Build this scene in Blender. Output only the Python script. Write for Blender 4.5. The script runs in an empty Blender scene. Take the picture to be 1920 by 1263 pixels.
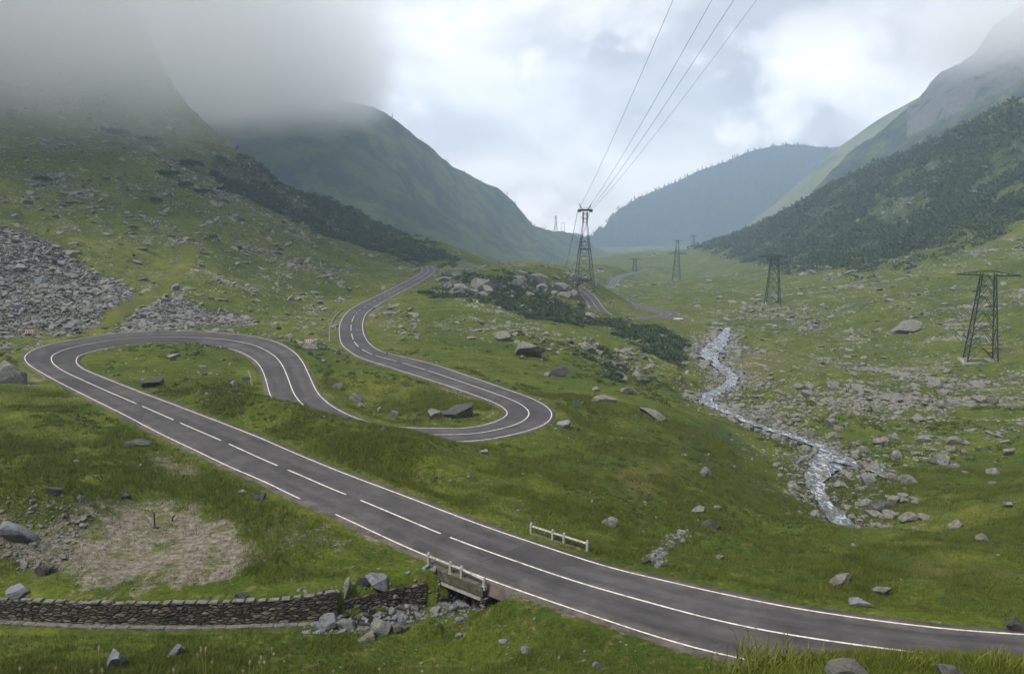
import bpy, math, random
import numpy as np
from mathutils import Vector, Matrix
random.seed(7); rng = np.random.default_rng(7)
scene = bpy.context.scene; col = scene.collection
# ------------------------------------------------------------------ camera (at the origin, 65 degrees wide, pitched down)
F = 1500.0; HOR = 385.0; PITCH = math.atan((631.5 - HOR) / F)
cd = bpy.data.cameras.new('camera'); cam = bpy.data.objects.new('camera', cd); col.objects.link(cam)
cd.sensor_width = 36.0; cd.lens = 36.0 * F / 1920.0; cd.clip_start = 0.1; cd.clip_end = 20000
cam.rotation_euler = (math.radians(90) - PITCH, 0, 0); scene.camera = cam
# ------------------------------------------------------------------ light
SUN_EL, SUN_AZ = math.radians(54), math.radians(-128)       # azimuth from +Y (view direction), clockwise
w = bpy.data.worlds.new('World'); scene.world = w; w.use_nodes = True
def build_world():
    nt = w.node_tree; N = nt.nodes; L = nt.links; N.clear()
    out = N.new('ShaderNodeOutputWorld'); bg = N.new('ShaderNodeBackground'); L.new(bg.outputs[0], out.inputs[0])
    sky = N.new('ShaderNodeTexSky'); sky.sky_type = 'NISHITA'; sky.sun_disc = False
    sky.sun_elevation = SUN_EL; sky.sun_rotation = SUN_AZ
    tc = N.new('ShaderNodeTexCoord'); sep = N.new('ShaderNodeSeparateXYZ'); L.new(tc.outputs['Generated'], sep.inputs[0])
    # cloud deck: direction projected on a plane overhead, mixed with the plain direction near the horizon
    mp = N.new('ShaderNodeMapping'); mp.inputs['Scale'].default_value = (1.0, 1.0, 1.9); mp.inputs['Location'].default_value = (0.35, 0.1, 0.2)
    L.new(tc.outputs['Generated'], mp.inputs[0])
    n1 = N.new('ShaderNodeTexNoise'); n1.inputs['Scale'].default_value = 4.2; n1.inputs['Detail'].default_value = 9; n1.inputs['Roughness'].default_value = 0.56; n1.inputs['Distortion'].default_value = 0.35
    L.new(mp.outputs[0], n1.inputs['Vector'])
    n2 = N.new('ShaderNodeTexNoise'); n2.inputs['Scale'].default_value = 2.1; n2.inputs['Detail'].default_value = 4
    L.new(mp.outputs[0], n2.inputs['Vector'])
    ad = N.new('ShaderNodeMath'); ad.operation = 'ADD'; L.new(n1.outputs[0], ad.inputs[0]); L.new(n2.outputs[0], ad.inputs[1])
    # lower sky is a brighter cloud wall than the deck above it
    el = N.new('ShaderNodeMapRange'); el.inputs[1].default_value = 0.02; el.inputs[2].default_value = 0.36; el.inputs[3].default_value = 0.10; el.inputs[4].default_value = -0.10
    L.new(sep.outputs[2], el.inputs[0])
    ad2 = N.new('ShaderNodeMath'); ad2.operation = 'ADD'; L.new(ad.outputs[0], ad2.inputs[0]); L.new(el.outputs[0], ad2.inputs[1])
    cr = N.new('ShaderNodeValToRGB'); e = cr.color_ramp.elements
    e[0].position = 0.43; e[0].color = (2.8, 2.7, 2.85, 1); e[1].position = 0.60; e[1].color = (6.2, 6.0, 5.75, 1)
    k = e.new(0.51); k.color = (4.2, 4.08, 4.1, 1)
    half = N.new('ShaderNodeMath'); half.operation = 'MULTIPLY'; half.inputs[1].default_value = 0.5; L.new(ad2.outputs[0], half.inputs[0]); L.new(half.outputs[0], cr.inputs[0])
    # billowing cumulus low over the valley
    mp2 = N.new('ShaderNodeMapping'); mp2.inputs['Scale'].default_value = (1, 1, 1.35); L.new(tc.outputs['Generated'], mp2.inputs[0])
    nw = N.new('ShaderNodeTexNoise'); nw.inputs['Scale'].default_value = 5; nw.inputs['Detail'].default_value = 6; L.new(mp2.outputs[0], nw.inputs['Vector'])
    wp = N.new('ShaderNodeMix'); wp.data_type = 'VECTOR'; wp.inputs[0].default_value = 0.10; L.new(mp2.outputs[0], wp.inputs[4]); L.new(nw.outputs[1], wp.inputs[5])
    vo = N.new('ShaderNodeTexVoronoi'); vo.feature = 'SMOOTH_F1'; vo.inputs['Scale'].default_value = 8.0; vo.inputs['Detail'].default_value = 4; vo.inputs['Roughness'].default_value = .55; vo.inputs['Smoothness'].default_value = .35; L.new(wp.outputs[1], vo.inputs['Vector'])
    nb = N.new('ShaderNodeTexNoise'); nb.inputs['Scale'].default_value = 3.3; nb.inputs['Detail'].default_value = 5; L.new(mp2.outputs[0], nb.inputs['Vector'])
    sb = N.new('ShaderNodeMath'); sb.operation = 'MULTIPLY_ADD'; sb.inputs[1].default_value = -.35; L.new(vo.outputs['Distance'], sb.inputs[0]); L.new(nb.outputs[0], sb.inputs[2])
    cm = N.new('ShaderNodeMapRange'); cm.interpolation_type = 'SMOOTHSTEP'; cm.inputs[1].default_value = .13; cm.inputs[2].default_value = .23; L.new(sb.outputs[0], cm.inputs[0])
    lo = N.new('ShaderNodeMapRange'); lo.interpolation_type = 'SMOOTHSTEP'; lo.inputs[1].default_value = .26; lo.inputs[2].default_value = .12; L.new(sep.outputs[2], lo.inputs[0])
    cf = N.new('ShaderNodeMath'); cf.operation = 'MULTIPLY'; L.new(cm.outputs[0], cf.inputs[0]); L.new(lo.outputs[0], cf.inputs[1])
    sh = N.new('ShaderNodeValToRGB'); f = sh.color_ramp.elements; f[0].position = .16; f[0].color = (4.9, 4.75, 4.75, 1); f[1].position = .33; f[1].color = (7.9, 7.55, 7.1, 1); L.new(sb.outputs[0], sh.inputs[0])
    m2 = N.new('ShaderNodeMix'); m2.data_type = 'RGBA'; L.new(cf.outputs[0], m2.inputs[0]); L.new(cr.outputs[0], m2.inputs[6]); L.new(sh.outputs[0], m2.inputs[7])
    mx = N.new('ShaderNodeMix'); mx.data_type = 'RGBA'; mx.inputs[0].default_value = 0.96
    L.new(sky.outputs[0], mx.inputs[6]); L.new(m2.outputs[2], mx.inputs[7]); L.new(mx.outputs[2], bg.inputs[0])
    bg.inputs[1].default_value = 0.13
build_world()
sd = bpy.data.lights.new('sun', 'SUN'); so = bpy.data.objects.new('sun', sd); col.objects.link(so)
sd.energy = 2.3; sd.angle = math.radians(14); sd.color = (1.0, 0.95, 0.88)
sdir = Vector((math.sin(SUN_AZ) * math.cos(SUN_EL), math.cos(SUN_AZ) * math.cos(SUN_EL), math.sin(SUN_EL)))
so.rotation_euler = sdir.to_track_quat('Z', 'Y').to_euler(); so.location = (0, 0, 300)
scene.view_settings.view_transform = 'Standard'; scene.view_settings.look = 'None'; scene.view_settings.gamma = 1
scene.view_settings.exposure = 1.05
scene.cycles.volume_bounces = 3; scene.cycles.max_bounces = 6; scene.cycles.transparent_max_bounces = 16
scene.cycles.volume_step_rate = 1.6; scene.cycles.volume_max_steps = 128
NOVOL = False
# ------------------------------------------------------------------ helpers
CP, SP = math.cos(PITCH), math.sin(PITCH)
def ray(px, py):
    """direction (x, y, z) with y = 1 through a photograph pixel (1920 wide)"""
    x = (np.asarray(px, float) - 960) / F; v = -(np.asarray(py, float) - 631.5) / F
    fw = CP + v * SP; up = v * CP - SP
    return x / fw, up / fw
def at(px, py, D=None, z=None):
    x, s = ray(px, py)
    if D is None: D = z / s
    return np.array([x * D, D + 0 * x, s * D])
def proj(x, y, z):
    """world -> photograph pixel"""
    fw = y * CP - z * SP; up = y * SP + z * CP
    fw = np.maximum(fw, 1e-3)
    return 960 + F * x / fw, 631.5 - F * up / fw
def smooth(t): t = np.clip(t, 0, 1); return t * t * (3 - 2 * t)
def hash2(ix, iy, s):
    n = (ix.astype(np.int64) * 374761393 + iy.astype(np.int64) * 668265263 + s * 974711) & 0x7fffffff
    n = (n ^ (n >> 13)) * 1274126177 & 0x7fffffff
    return ((n ^ (n >> 16)) & 0xffff) / 32767.5 - 1.0
def vnoise(x, y, s=0):
    ix = np.floor(x); iy = np.floor(y); fx = smooth(x - ix); fy = smooth(y - iy)
    a = hash2(ix, iy, s); b = hash2(ix + 1, iy, s); c = hash2(ix, iy + 1, s); d = hash2(ix + 1, iy + 1, s)
    return (a * (1 - fx) + b * fx) * (1 - fy) + (c * (1 - fx) + d * fx) * fy
def fbm(x, y, o=4, s=0, g=0.5):
    t = 0; a = 1.0; n = 0
    for k in range(o):
        t = t + a * vnoise(x * 2 ** k + 17.3 * k, y * 2 ** k - 9.1 * k, s + k); n += a; a *= g
    return t / n
def inpoly(px, py, poly):
    ins = np.zeros(px.shape, bool); n = len(poly)
    for i in range(n):
        x1, y1 = poly[i]; x2, y2 = poly[(i + 1) % n]
        if y1 == y2: continue
        c = ((y1 > py) != (y2 > py)) & (px < (x2 - x1) * (py - y1) / (y2 - y1) + x1)
        ins ^= c
    return ins
def tag(o, label=None, cat=None, group=None, kind=None):
    if label: o['label'] = label
    if cat: o['category'] = cat
    if group: o['group'] = group
    if kind: o['kind'] = kind
    return o
def link(o, parent=None):
    col.objects.link(o)
    if parent is not None: o.parent = parent
    return o
def npmesh(name, V, Fc, mats=(), smooth_sh=False):
    V = np.asarray(V, np.float32); me = bpy.data.meshes.new(name)
    Fc = np.asarray(Fc, np.int32); k = Fc.shape[1]
    me.vertices.add(len(V)); me.vertices.foreach_set('co', V.ravel())
    me.loops.add(Fc.size); me.loops.foreach_set('vertex_index', Fc.ravel())
    me.polygons.add(len(Fc)); me.polygons.foreach_set('loop_start', np.arange(0, Fc.size, k, dtype=np.int32))
    me.polygons.foreach_set('loop_total', np.full(len(Fc), k, np.int32))
    me.update(calc_edges=True)
    me.polygons.foreach_set('use_smooth', np.full(len(Fc), smooth_sh))
    for m in mats: me.materials.append(m)
    return me
def attr(me, name, vals):
    a = me.attributes.new(name, 'FLOAT', 'POINT'); a.data.foreach_set('value', np.asarray(vals, np.float32).ravel())
class MB:
    """collects boxes, bars and prisms into one mesh"""
    def __init__(s): s.V = []; s.F = []
    def add(s, vs, fs):
        o = len(s.V); s.V += [tuple(v) for v in vs]; s.F += [tuple(i + o for i in f) for f in fs]
    def box(s, c, size, rot=0.0, jit=0.0):
        x, y, z = [d / 2 for d in size]; R = Matrix.Rotation(rot, 3, 'Z')
        vs = [Vector(c) + R @ Vector((a * x + random.uniform(-jit, jit), b * y + random.uniform(-jit, jit), d * z)) for a in (-1, 1) for b in (-1, 1) for d in (-1, 1)]
        s.add(vs, [(0, 1, 3, 2), (4, 6, 7, 5), (0, 4, 5, 1), (2, 3, 7, 6), (0, 2, 6, 4), (1, 5, 7, 3)])
    def bar(s, a, b, r, n=4, r2=None):
        a = Vector(a); b = Vector(b); d = (b - a)
        if d.length < 1e-6: return
        d.normalize(); u = d.orthogonal().normalized(); v = d.cross(u); r2 = r if r2 is None else r2
        vs = []
        for p, q in ((a, r), (b, r2)):
            for k in range(n):
                t = 2 * math.pi * (k + .5) / n; vs.append(p + (u * math.cos(t) + v * math.sin(t)) * q)
        fs = [(k, (k + 1) % n, n + (k + 1) % n, n + k) for k in range(n)]
        s.add(vs, fs + [tuple(range(n))[::-1], tuple(range(n, 2 * n))])
    def tube(s, pts, r, n=5):
        for p, q in zip(pts[:-1], pts[1:]): s.bar(p, q, r, n)
    def build(s, name, mat, parent=None, bevel=0.0, smooth_sh=False):
        me = bpy.data.meshes.new(name); me.from_pydata(s.V, [], s.F); me.update()
        me.materials.append(mat); o = bpy.data.objects.new(name, me); link(o, parent)
        if smooth_sh: me.polygons.foreach_set('use_smooth', [True] * len(me.polygons))
        if bevel:
            b = o.modifiers.new('bevel', 'BEVEL'); b.width = bevel; b.segments = 2
        return o
# ------------------------------------------------------------------ materials
def newmat(name):
    m = bpy.data.materials.new(name); m.use_nodes = True; nt = m.node_tree
    b = nt.nodes['Principled BSDF']; b.inputs['Specular IOR Level'].default_value = 0.25
    return m, nt, b
class G:
    """tiny node-graph helper"""
    def __init__(s, nt): s.nt = nt; s.N = nt.nodes; s.L = nt.links
    def _in(s, sock, v):
        if isinstance(v, bpy.types.NodeSocket): s.L.new(v, sock)
        elif v is not None:
            if sock.type == 'RGBA' and len(v) == 3: v = (*v, 1)
            sock.default_value = v
    def pos(s): return s.N.new('ShaderNodeNewGeometry').outputs['Position']
    def obj(s): return s.N.new('ShaderNodeTexCoord').outputs['Object']
    def map(s, v, scale=(1, 1, 1), loc=(0, 0, 0), rot=(0, 0, 0)):
        n = s.N.new('ShaderNodeMapping'); s._in(n.inputs[0], v); n.inputs['Scale'].default_value = scale; n.inputs['Location'].default_value = loc; n.inputs['Rotation'].default_value = rot; return n.outputs[0]
    def noise(s, v, sc, det=4, ro=0.55, dist=0.0):
        n = s.N.new('ShaderNodeTexNoise'); s._in(n.inputs['Vector'], v); n.inputs['Scale'].default_value = sc; n.inputs['Detail'].default_value = det; n.inputs['Roughness'].default_value = ro; n.inputs['Distortion'].default_value = dist; return n.outputs[0]
    def vor(s, v, sc, out='Distance', feat='F1', rnd=1.0):
        n = s.N.new('ShaderNodeTexVoronoi'); n.feature = feat; s._in(n.inputs['Vector'], v); n.inputs['Scale'].default_value = sc; n.inputs['Randomness'].default_value = rnd; return n.outputs[out]
    def attr(s, name):
        n = s.N.new('ShaderNodeAttribute'); n.attribute_name = name; return n.outputs['Fac']
    def m(s, op, a, b=None, c=None, clamp=False):
        n = s.N.new('ShaderNodeMath'); n.operation = op; n.use_clamp = clamp; s._in(n.inputs[0], a)
        if b is not None: s._in(n.inputs[1], b)
        if c is not None: s._in(n.inputs[2], c)
        return n.outputs[0]
    def rng(s, v, a, b, c=0.0, d=1.0, sm=False):
        n = s.N.new('ShaderNodeMapRange'); s._in(n.inputs[0], v); n.interpolation_type = 'SMOOTHSTEP' if sm else 'LINEAR'
        for i, q in enumerate((a, b, c, d)): n.inputs[i + 1].default_value = q
        return n.outputs[0]
    def mix(s, f, a, b, mode='MIX'):
        n = s.N.new('ShaderNodeMix'); n.data_type = 'RGBA'; n.blend_type = mode; s._in(n.inputs[0], f); s._in(n.inputs[6], a); s._in(n.inputs[7], b); return n.outputs[2]
    def ramp(s, f, stops):
        n = s.N.new('ShaderNodeValToRGB'); s._in(n.inputs[0], f); e = n.color_ramp.elements
        while len(e) < len(stops): e.new(0.5)
        for k, (p, c) in enumerate(stops): e[k].position = p; e[k].color = (*c, 1)
        return n.outputs[0]
    def bump(s, h, dist=0.1, st=1.0, nrm=None):
        n = s.N.new('ShaderNodeBump'); s._in(n.inputs['Height'], h); n.inputs['Distance'].default_value = dist; n.inputs['Strength'].default_value = st
        if nrm is not None: s._in(n.inputs['Normal'], nrm)
        return n.outputs[0]
def flat(name, c, rough=0.7, metal=0.0, sc=3.0, var=0.35):
    m, nt, b = newmat(name); g = G(nt); n = g.noise(g.obj(), sc, 6, .6)
    c0 = tuple(x * (1 - var) for x in c); c1 = tuple(min(1, x * (1 + var)) for x in c)
    nt.links.new(g.ramp(n, [(0.3, c0), (0.7, c1)]), b.inputs['Base Color']); b.inputs['Roughness'].default_value = rough; b.inputs['Metallic'].default_value = metal
    nt.links.new(g.bump(n, 0.01), b.inputs['Normal'])
    return m
def ground_mat():
    m, nt, b = newmat('mountain_meadow'); g = G(nt); P = g.pos()
    big = g.noise(P, 0.03, 5, .6); mid = g.noise(P, 0.25, 5, .65); fine = g.noise(P, 3.0, 5, .7); tuft = g.noise(P, 14.0, 3, .7)
    c = g.ramp(big, [(0.30, (0.040, 0.060, 0.008)), (0.5, (0.082, 0.102, 0.013)), (0.68, (0.140, 0.138, 0.030))])
    c = g.mix(g.rng(mid, .35, .68), c, (0.036, 0.054, 0.008))
    c = g.mix(g.rng(g.noise(P, 0.9, 5, .7), .54, .70), c, (0.13, 0.115, 0.042)); c = g.mix(g.rng(g.noise(P, .17, 9, .78), .64, .70, 0, .8), c, (.060, .050, .024)); c = g.mix(g.rng(g.noise(P, .11, 8, .75, .5), .60, .66, 0, .8), c, (.026, .042, .012))          # drier blades
    c = g.mix(0.85, c, g.ramp(fine, [(0.30, (0.36, 0.40, 0.34)), (0.5, (0.95, 1.0, 0.9)), (0.75, (1.5, 1.45, 1.4))]), 'MULTIPLY')
    c = g.mix(0.5, c, g.ramp(tuft, [(0.25, (0.5, 0.5, 0.5)), (0.75, (1.5, 1.5, 1.5))]), 'MULTIPLY')
    dry = g.attr('dry'); c = g.mix(g.m('MULTIPLY', dry, g.rng(mid, .3, .6), clamp=True), c, (0.13, 0.105, 0.04))
    heath = g.attr('heath'); c = g.mix(g.m('MULTIPLY', heath, g.rng(g.noise(P, .12, 6, .7), .38, .55), clamp=True), c, (0.030, 0.046, 0.022))
    # dirt / gravel
    dirt = g.attr('dirt'); df = g.rng(g.m('ADD', dirt, g.m('MULTIPLY', g.m('SUBTRACT', g.noise(P, .45, 9, .78), .5), 2.6)), .40, .66)
    dc = g.ramp(g.noise(P, 2.2, 8, .75), [(0.3, (0.055, 0.048, 0.036)), (0.5, (0.135, 0.118, 0.092)), (0.70, (0.27, 0.245, 0.205))])
    dc = g.mix(g.rng(g.vor(P, 5.0), .0, .30, 0.7, 0.0), dc, (0.34, 0.32, 0.29))
    c = g.mix(df, c, dc)
    # scree and bare rock: flat tilted stones
    sc = g.attr('scree'); Q = g.map(P, (1, .6, 1.6), rot=(.5, .3, .6))
    sf = g.rng(g.m('ADD', sc, g.m('MULTIPLY', g.m('SUBTRACT', g.noise(P, .22, 7, .75), .5), 1.5)), .42, .58)
    vc = g.N.new('ShaderNodeTexVoronoi'); g._in(vc.inputs['Vector'], Q); vc.inputs['Scale'].default_value = 1.1
    sr = g.ramp(g.m('FRACT', g.m('MULTIPLY', vc.outputs['Color'], 3.3)), [(0.0, (0.035, 0.038, 0.032)), (0.5, (0.12, 0.125, 0.115)), (1.0, (0.24, 0.235, 0.215))])
    edge = g.vor(Q, 1.1, 'Distance', 'DISTANCE_TO_EDGE')
    sr = g.mix(g.rng(edge, .02, .14), (0.018, 0.02, 0.016), sr)
    c = g.mix(sf, c, sr)
    # small pale stones strewn in the turf
    st = g.attr('stony'); vv = g.vor(g.map(P, (1, 1, 1.5)), .8); dens = g.noise(P, .07, 5, .7)
    thr = g.m('MULTIPLY', g.m('MULTIPLY', st, g.rng(dens, .46, .66)), .44)
    sm = g.rng(g.m('SUBTRACT', thr, vv), 0.0, 0.05)
    c = g.mix(sm, c, g.ramp(g.noise(P, 3.1, 4), [(0.3, (0.14, 0.14, 0.12)), (0.7, (0.36, 0.35, 0.31))]))
    vv2 = g.vor(P, 2.6); sm2 = g.rng(g.m('SUBTRACT', g.m('MULTIPLY', thr, .8), vv2), 0, .05)
    c = g.mix(sm2, c, (0.30, 0.29, 0.26))
    nt.links.new(c, b.inputs['Base Color']); b.inputs['Roughness'].default_value = 0.95; b.inputs['Specular IOR Level'].default_value = 0.08
    h = g.m('ADD', g.m('MULTIPLY', fine, .5), g.m('MULTIPLY', tuft, .22)); h = g.m('ADD', h, g.m('MULTIPLY', g.m('MULTIPLY', sf, g.rng(edge, 0, .3)), 2.0)); h = g.m('ADD', h, g.m('MULTIPLY', g.m('ADD', sm, mid), 1.2))
    nt.links.new(g.bump(h, 0.30, 0.9), b.inputs['Normal'])
    return m
def hill_mat(name, base, dark, light, rock, rockth=.6, shrub=.5, sc=1.0):
    m, nt, b = newmat(name); g = G(nt); P = g.pos()
    Q = g.map(P, (sc, sc, sc * .55))
    c = g.ramp(g.noise(Q, .006, 6, .65), [(0.35, base), (0.65, light)])
    c = g.mix(g.rng(g.noise(Q, .016, 9, .72, .4), shrub - .05, shrub + .05), c, dark)
    c = g.mix(0.7, c, g.ramp(g.noise(Q, .12, 6, .75), [(0.3, (.55, .55, .55)), (.7, (1.4, 1.4, 1.4))]), 'MULTIPLY')
    rk = g.ramp(g.noise(Q, .09, 8, .8), [(.3, tuple(x * .45 for x in rock)), (.7, rock)])
    rf = g.rng(g.m('ADD', g.m('MULTIPLY', g.attr('rock'), .5), g.noise(Q, .022, 9, .75)), rockth, rockth + .06)
    c = g.mix(rf, c, rk)
    nt.links.new(c, b.inputs['Base Color']); b.inputs['Roughness'].default_value = 1; b.inputs['Specular IOR Level'].default_value = 0.05
    nt.links.new(g.bump(g.noise(Q, .05, 9, .75), 12 / sc, .8), b.inputs['Normal'])
    return m
def asphalt_mat():
    m, nt, b = newmat('asphalt'); g = G(nt); P = g.pos(); n = g.noise(P, .35, 9, .72); f = g.noise(P, 40, 2, .8)
    c = g.ramp(n, [(0.34, (0.029, 0.029, 0.030)), (0.5, (0.044, 0.043, 0.044)), (0.70, (0.068, 0.066, 0.066))])
    c = g.mix(.45, c, g.ramp(f, [(0.3, (.6, .6, .6)), (.7, (1.45, 1.45, 1.45))]), 'MULTIPLY')
    al = g.N.new('ShaderNodeCombineXYZ'); g._in(al.inputs[0], g.m('MULTIPLY', g.attr('along'), .06)); g._in(al.inputs[1], g.m('MULTIPLY', g.attr('across'), 2.6)); c = g.mix(.8, c, g.ramp(g.noise(al.outputs[0], 1.0, 7, .68), [(.34, (.58, .58, .58)), (.66, (1.45, 1.42, 1.38))]), 'MULTIPLY')
    tr = g.attr('across')           # -1..1 from edge to edge: lighter wheel tracks, dusty rim
    wh = g.m('ABSOLUTE', g.m('SUBTRACT', g.m('ABSOLUTE', tr), .5)); c = g.mix(g.m('MULTIPLY', g.rng(wh, .0, .22, .45, 0.), g.noise(P, .12, 3)), c, (.10, .093, .092))
    rim = g.rng(g.m('ABSOLUTE', tr), 1.0, 1.08); c = g.mix(g.m('MULTIPLY', rim, g.rng(g.noise(P, 1.2, 5, .7), .3, .6)), c, (.05, .038, .033))
    ck = g.vor(g.mix(.12, P, g.N.new('ShaderNodeTexNoise').outputs[1]), .42, 'Distance', 'DISTANCE_TO_EDGE'); c = g.mix(g.m('MULTIPLY', g.rng(ck, .004, .012, .75, 0), g.rng(g.noise(P, .08, 3), .48, .6)), c, (.018, .017, .017))
    dust = g.m('MULTIPLY', g.rng(g.m('ABSOLUTE', tr), .72, 1.0), g.rng(g.noise(P, .8, 7, .75), .42, .68)); c = g.mix(g.m('MULTIPLY', dust, .9), c, (.13, .115, .095)); c = g.mix(g.rng(g.noise(P, .22, 7, .7, .6), .56, .70, 0, .55), c, (.095, .091, .088)); c = g.mix(g.rng(g.noise(P, .5, 8, .8), .62, .68, 0, .6), c, (.020, .020, .021))
    patch = g.rng(g.vor(g.map(P, (.05, .09, 1)), 1.0, 'Color'), .74, .78); c = g.mix(g.m('MULTIPLY', patch, .55), c, (.030, .029, .031))
    nt.links.new(c, b.inputs['Base Color']); b.inputs['Roughness'].default_value = 0.8; nt.links.new(g.bump(f, .01), b.inputs['Normal'])
    return m
def paint_mat():
    m, nt, b = newmat('road_paint'); g = G(nt); P = g.pos()
    c = g.ramp(g.noise(P, 3.0, 7, .75), [(0.33, (.13, .11, .10)), (.45, (.46, .43, .38)), (.62, (.66, .63, .57))]); nt.links.new(c, b.inputs['Base Color']); b.inputs['Roughness'].default_value = .7
    return m
def rock_mat(name, a, bb, lichen=(.17, .17, .09)):
    m, nt, b = newmat(name); g = G(nt); P = g.pos(); n = g.noise(P, 2.2, 8, .72, .3)
    c = g.ramp(n, [(.3, a), (.68, bb)]); c = g.mix(g.rng(g.noise(P, 1.3, 7, .75), .56, .66), c, lichen)
    nt.links.new(c, b.inputs['Base Color']); b.inputs['Roughness'].default_value = .9; nt.links.new(g.bump(g.noise(g.map(P, (1, 1, 3)), 3.5, 9, .75), .25, 1), b.inputs['Normal'])
    return m
def water_mat():
    m, nt, b = newmat('white_water'); g = G(nt); P = g.pos()
    f = g.rng(g.noise(g.map(P, (1, .45, 1)), 1.1, 9, .78, 1.2), .49, .62)
    c = g.mix(f, (.060, .072, .080), (.50, .53, .56)); nt.links.new(c, b.inputs['Base Color'])
    nt.links.new(g.rng(f, 0, 1, .08, .6), b.inputs['Roughness']); nt.links.new(g.bump(g.noise(P, 3.0, 6, .7), .25, 1), b.inputs['Normal'])
    b.inputs['Specular IOR Level'].default_value = .5
    return m
def stonewall_mat():
    m, nt, b = newmat('dry_stone'); g = G(nt); P = g.pos(); Q = g.map(P, (1.6, 1.6, 4.6)); Q2 = g.mix(.06, Q, g.N.new('ShaderNodeTexNoise').outputs[1])
    v = g.N.new('ShaderNodeTexVoronoi'); g._in(v.inputs['Vector'], Q2); v.inputs['Scale'].default_value = 1.3
    c = g.ramp(g.m('FRACT', g.m('MULTIPLY', v.outputs['Color'], 5.1)), [(0, (.030, .026, .020)), (.6, (.070, .060, .047)), (1, (.15, .135, .11))])
    e = g.vor(Q2, 1.3, 'Distance', 'DISTANCE_TO_EDGE'); c = g.mix(g.rng(e, .02, .12), (.014, .012, .009), c)
    c = g.mix(.6, c, g.ramp(g.noise(P, 5, 6, .7), [(.3, (.5, .5, .5)), (.7, (1.5, 1.5, 1.5))]), 'MULTIPLY')
    nt.links.new(c, b.inputs['Base Color']); b.inputs['Roughness'].default_value = .95; nt.links.new(g.bump(g.rng(e, 0, .2), .12, 1), b.inputs['Normal'])
    return m
def leaf_mat(name, a, bb, sc=1.0):
    m, nt, b = newmat(name); g = G(nt); P = g.pos()
    nt.links.new(g.ramp(g.m('ADD', g.m('MULTIPLY', g.noise(P, sc, 4, .7), .6), g.m('MULTIPLY', g.noise(P, sc * 9, 3, .8), .4)), [(.3, a), (.7, bb)]), b.inputs['Base Color']); b.inputs['Roughness'].default_value = .8; b.inputs['Specular IOR Level'].default_value = .1
    return m
M = dict(
    ground=ground_mat(), asphalt=asphalt_mat(), paint=paint_mat(), water=water_mat(), wall=stonewall_mat(),
    rock=rock_mat('grey_rock', (.050, .052, .047), (.25, .25, .23)), darkrock=rock_mat('dark_rock', (.02, .02, .02), (.10, .10, .095)), bluerock=rock_mat('blue_grey_rock', (.08, .09, .10), (.26, .28, .30), (.2, .21, .2)),
    tanrock=rock_mat('tan_rock', (.065, .062, .052), (.25, .235, .205)),
    concrete=flat('concrete', (.26, .25, .225), .9, 0, 4, .4), mossy=flat('mossy_concrete', (.068, .066, .046), .95, 0, 3, .6), oldpaint=flat('weathered_white_concrete', (.25, .25, .225), .85, 0, 6, .5),
    steel=flat('dark_green_steel', (.010, .022, .017), .6, .2, 2, .3), rust=flat('rusty_dark_steel', (.035, .028, .026), .8, .2, 2, .5), redpaint=flat('red_lead_paint', (.22, .05, .04), .7, 0, 2, .3),
    cable=flat('cable_steel', (.09, .09, .095), .5, .4, 1, .1), white=flat('white_enamel', (.7, .7, .68), .5, 0, 3, .1), red=flat('red_enamel', (.45, .05, .03), .5, 0, 3, .15), signback=flat('grey_blue_sign_back', (.07, .12, .13), .5, .3, 3, .2),
    grass=leaf_mat('grass_blades', (.028, .045, .006), (.135, .155, .028), .8), straw=leaf_mat('seed_heads', (.13, .11, .06), (.30, .27, .17), 8), pine=leaf_mat('dwarf_pine_needles', (.016, .032, .016), (.070, .098, .046), .3), herb=leaf_mat('low_herbs', (.022, .040, .010), (.070, .090, .022), .6), fir=leaf_mat('fir_needles', (.010, .022, .014), (.022, .038, .022), .02),
    rubber=flat('black_rubber', (.012, .012, .012), .7, 0, 3, .2), glass=flat('blue_glaze', (.10, .16, .17), .2, 0, 3, .1), bark=flat('bark', (.05, .035, .025), .9))
#=TERRAIN
# ------------------------------------------------------------------ road, traced edge by edge, each point set at its height
A_ = [(2200,1203),(1912.5,1187.4),(1762.5,1176.9),(1612.5,1157),(1462.5,1133),(1331,1105.6),(1240,1086),(1162,1069),(1091,1049.5),(1020,1024.7),(949.6,1001),(878.8,975),(808,947.8),(737,920),(666,893.6),(577.7,860),(500,825),(400,786),(300,748),(233,723),(176.7,700),(150,688),(142.3,676.7),(146.7,668),(170,660),(206.7,651.7),(253,645),(316.7,643.3),(383,646),(433,653),(466.7,666.7),(486.7,685),(496.7,706.7),(503.3,735),(515,760),(545,785),(600,806),(680,822),(760,830),(845,831),(892.6,827.4)]
B_ = [(2200,1322),(1912,1300),(1762,1287),(1612,1269),(1500,1253),(1406,1237),(1331,1222),(1256,1201),(1200,1184),(1162,1172),(1091,1148.6),(1020,1125.6),(949.6,1101.5),(878.8,1074),(808,1046),(758,1024.7),(712,1003),(648.5,973),(595.4,948.5),(566.7,936.7),(500,905),(433,876.7),(366.7,845),(300,813),(233,778),(166.7,745),(116.7,720),(76.7,698),(53.3,683),(45.7,671.7),(53.3,661.7),(83,648),(133,636.7),(200,626.7),(283,621),(366.7,620.7),(433,625),(483,631.7),(520,641.7),(550,658),(566.7,676.7),(580,703),(596.7,736.7),(618,757),(642,772),(686.7,789.4),(734,799),(797.5,803.7),(861,803.7),(902,798),(933.7,788.8),(949.6,778),(951,772),(940,761),(918,751.4),(876.7,736),(829,719.7),(781.7,704),(718,685),(680,672),(652,658),(637.6,642),(635.4,618),(639,599),(652,583.5),(670.9,570.9),(712,552),(750,533),(781.7,515.4),(792.8,509),(789.6,501)]
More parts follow.
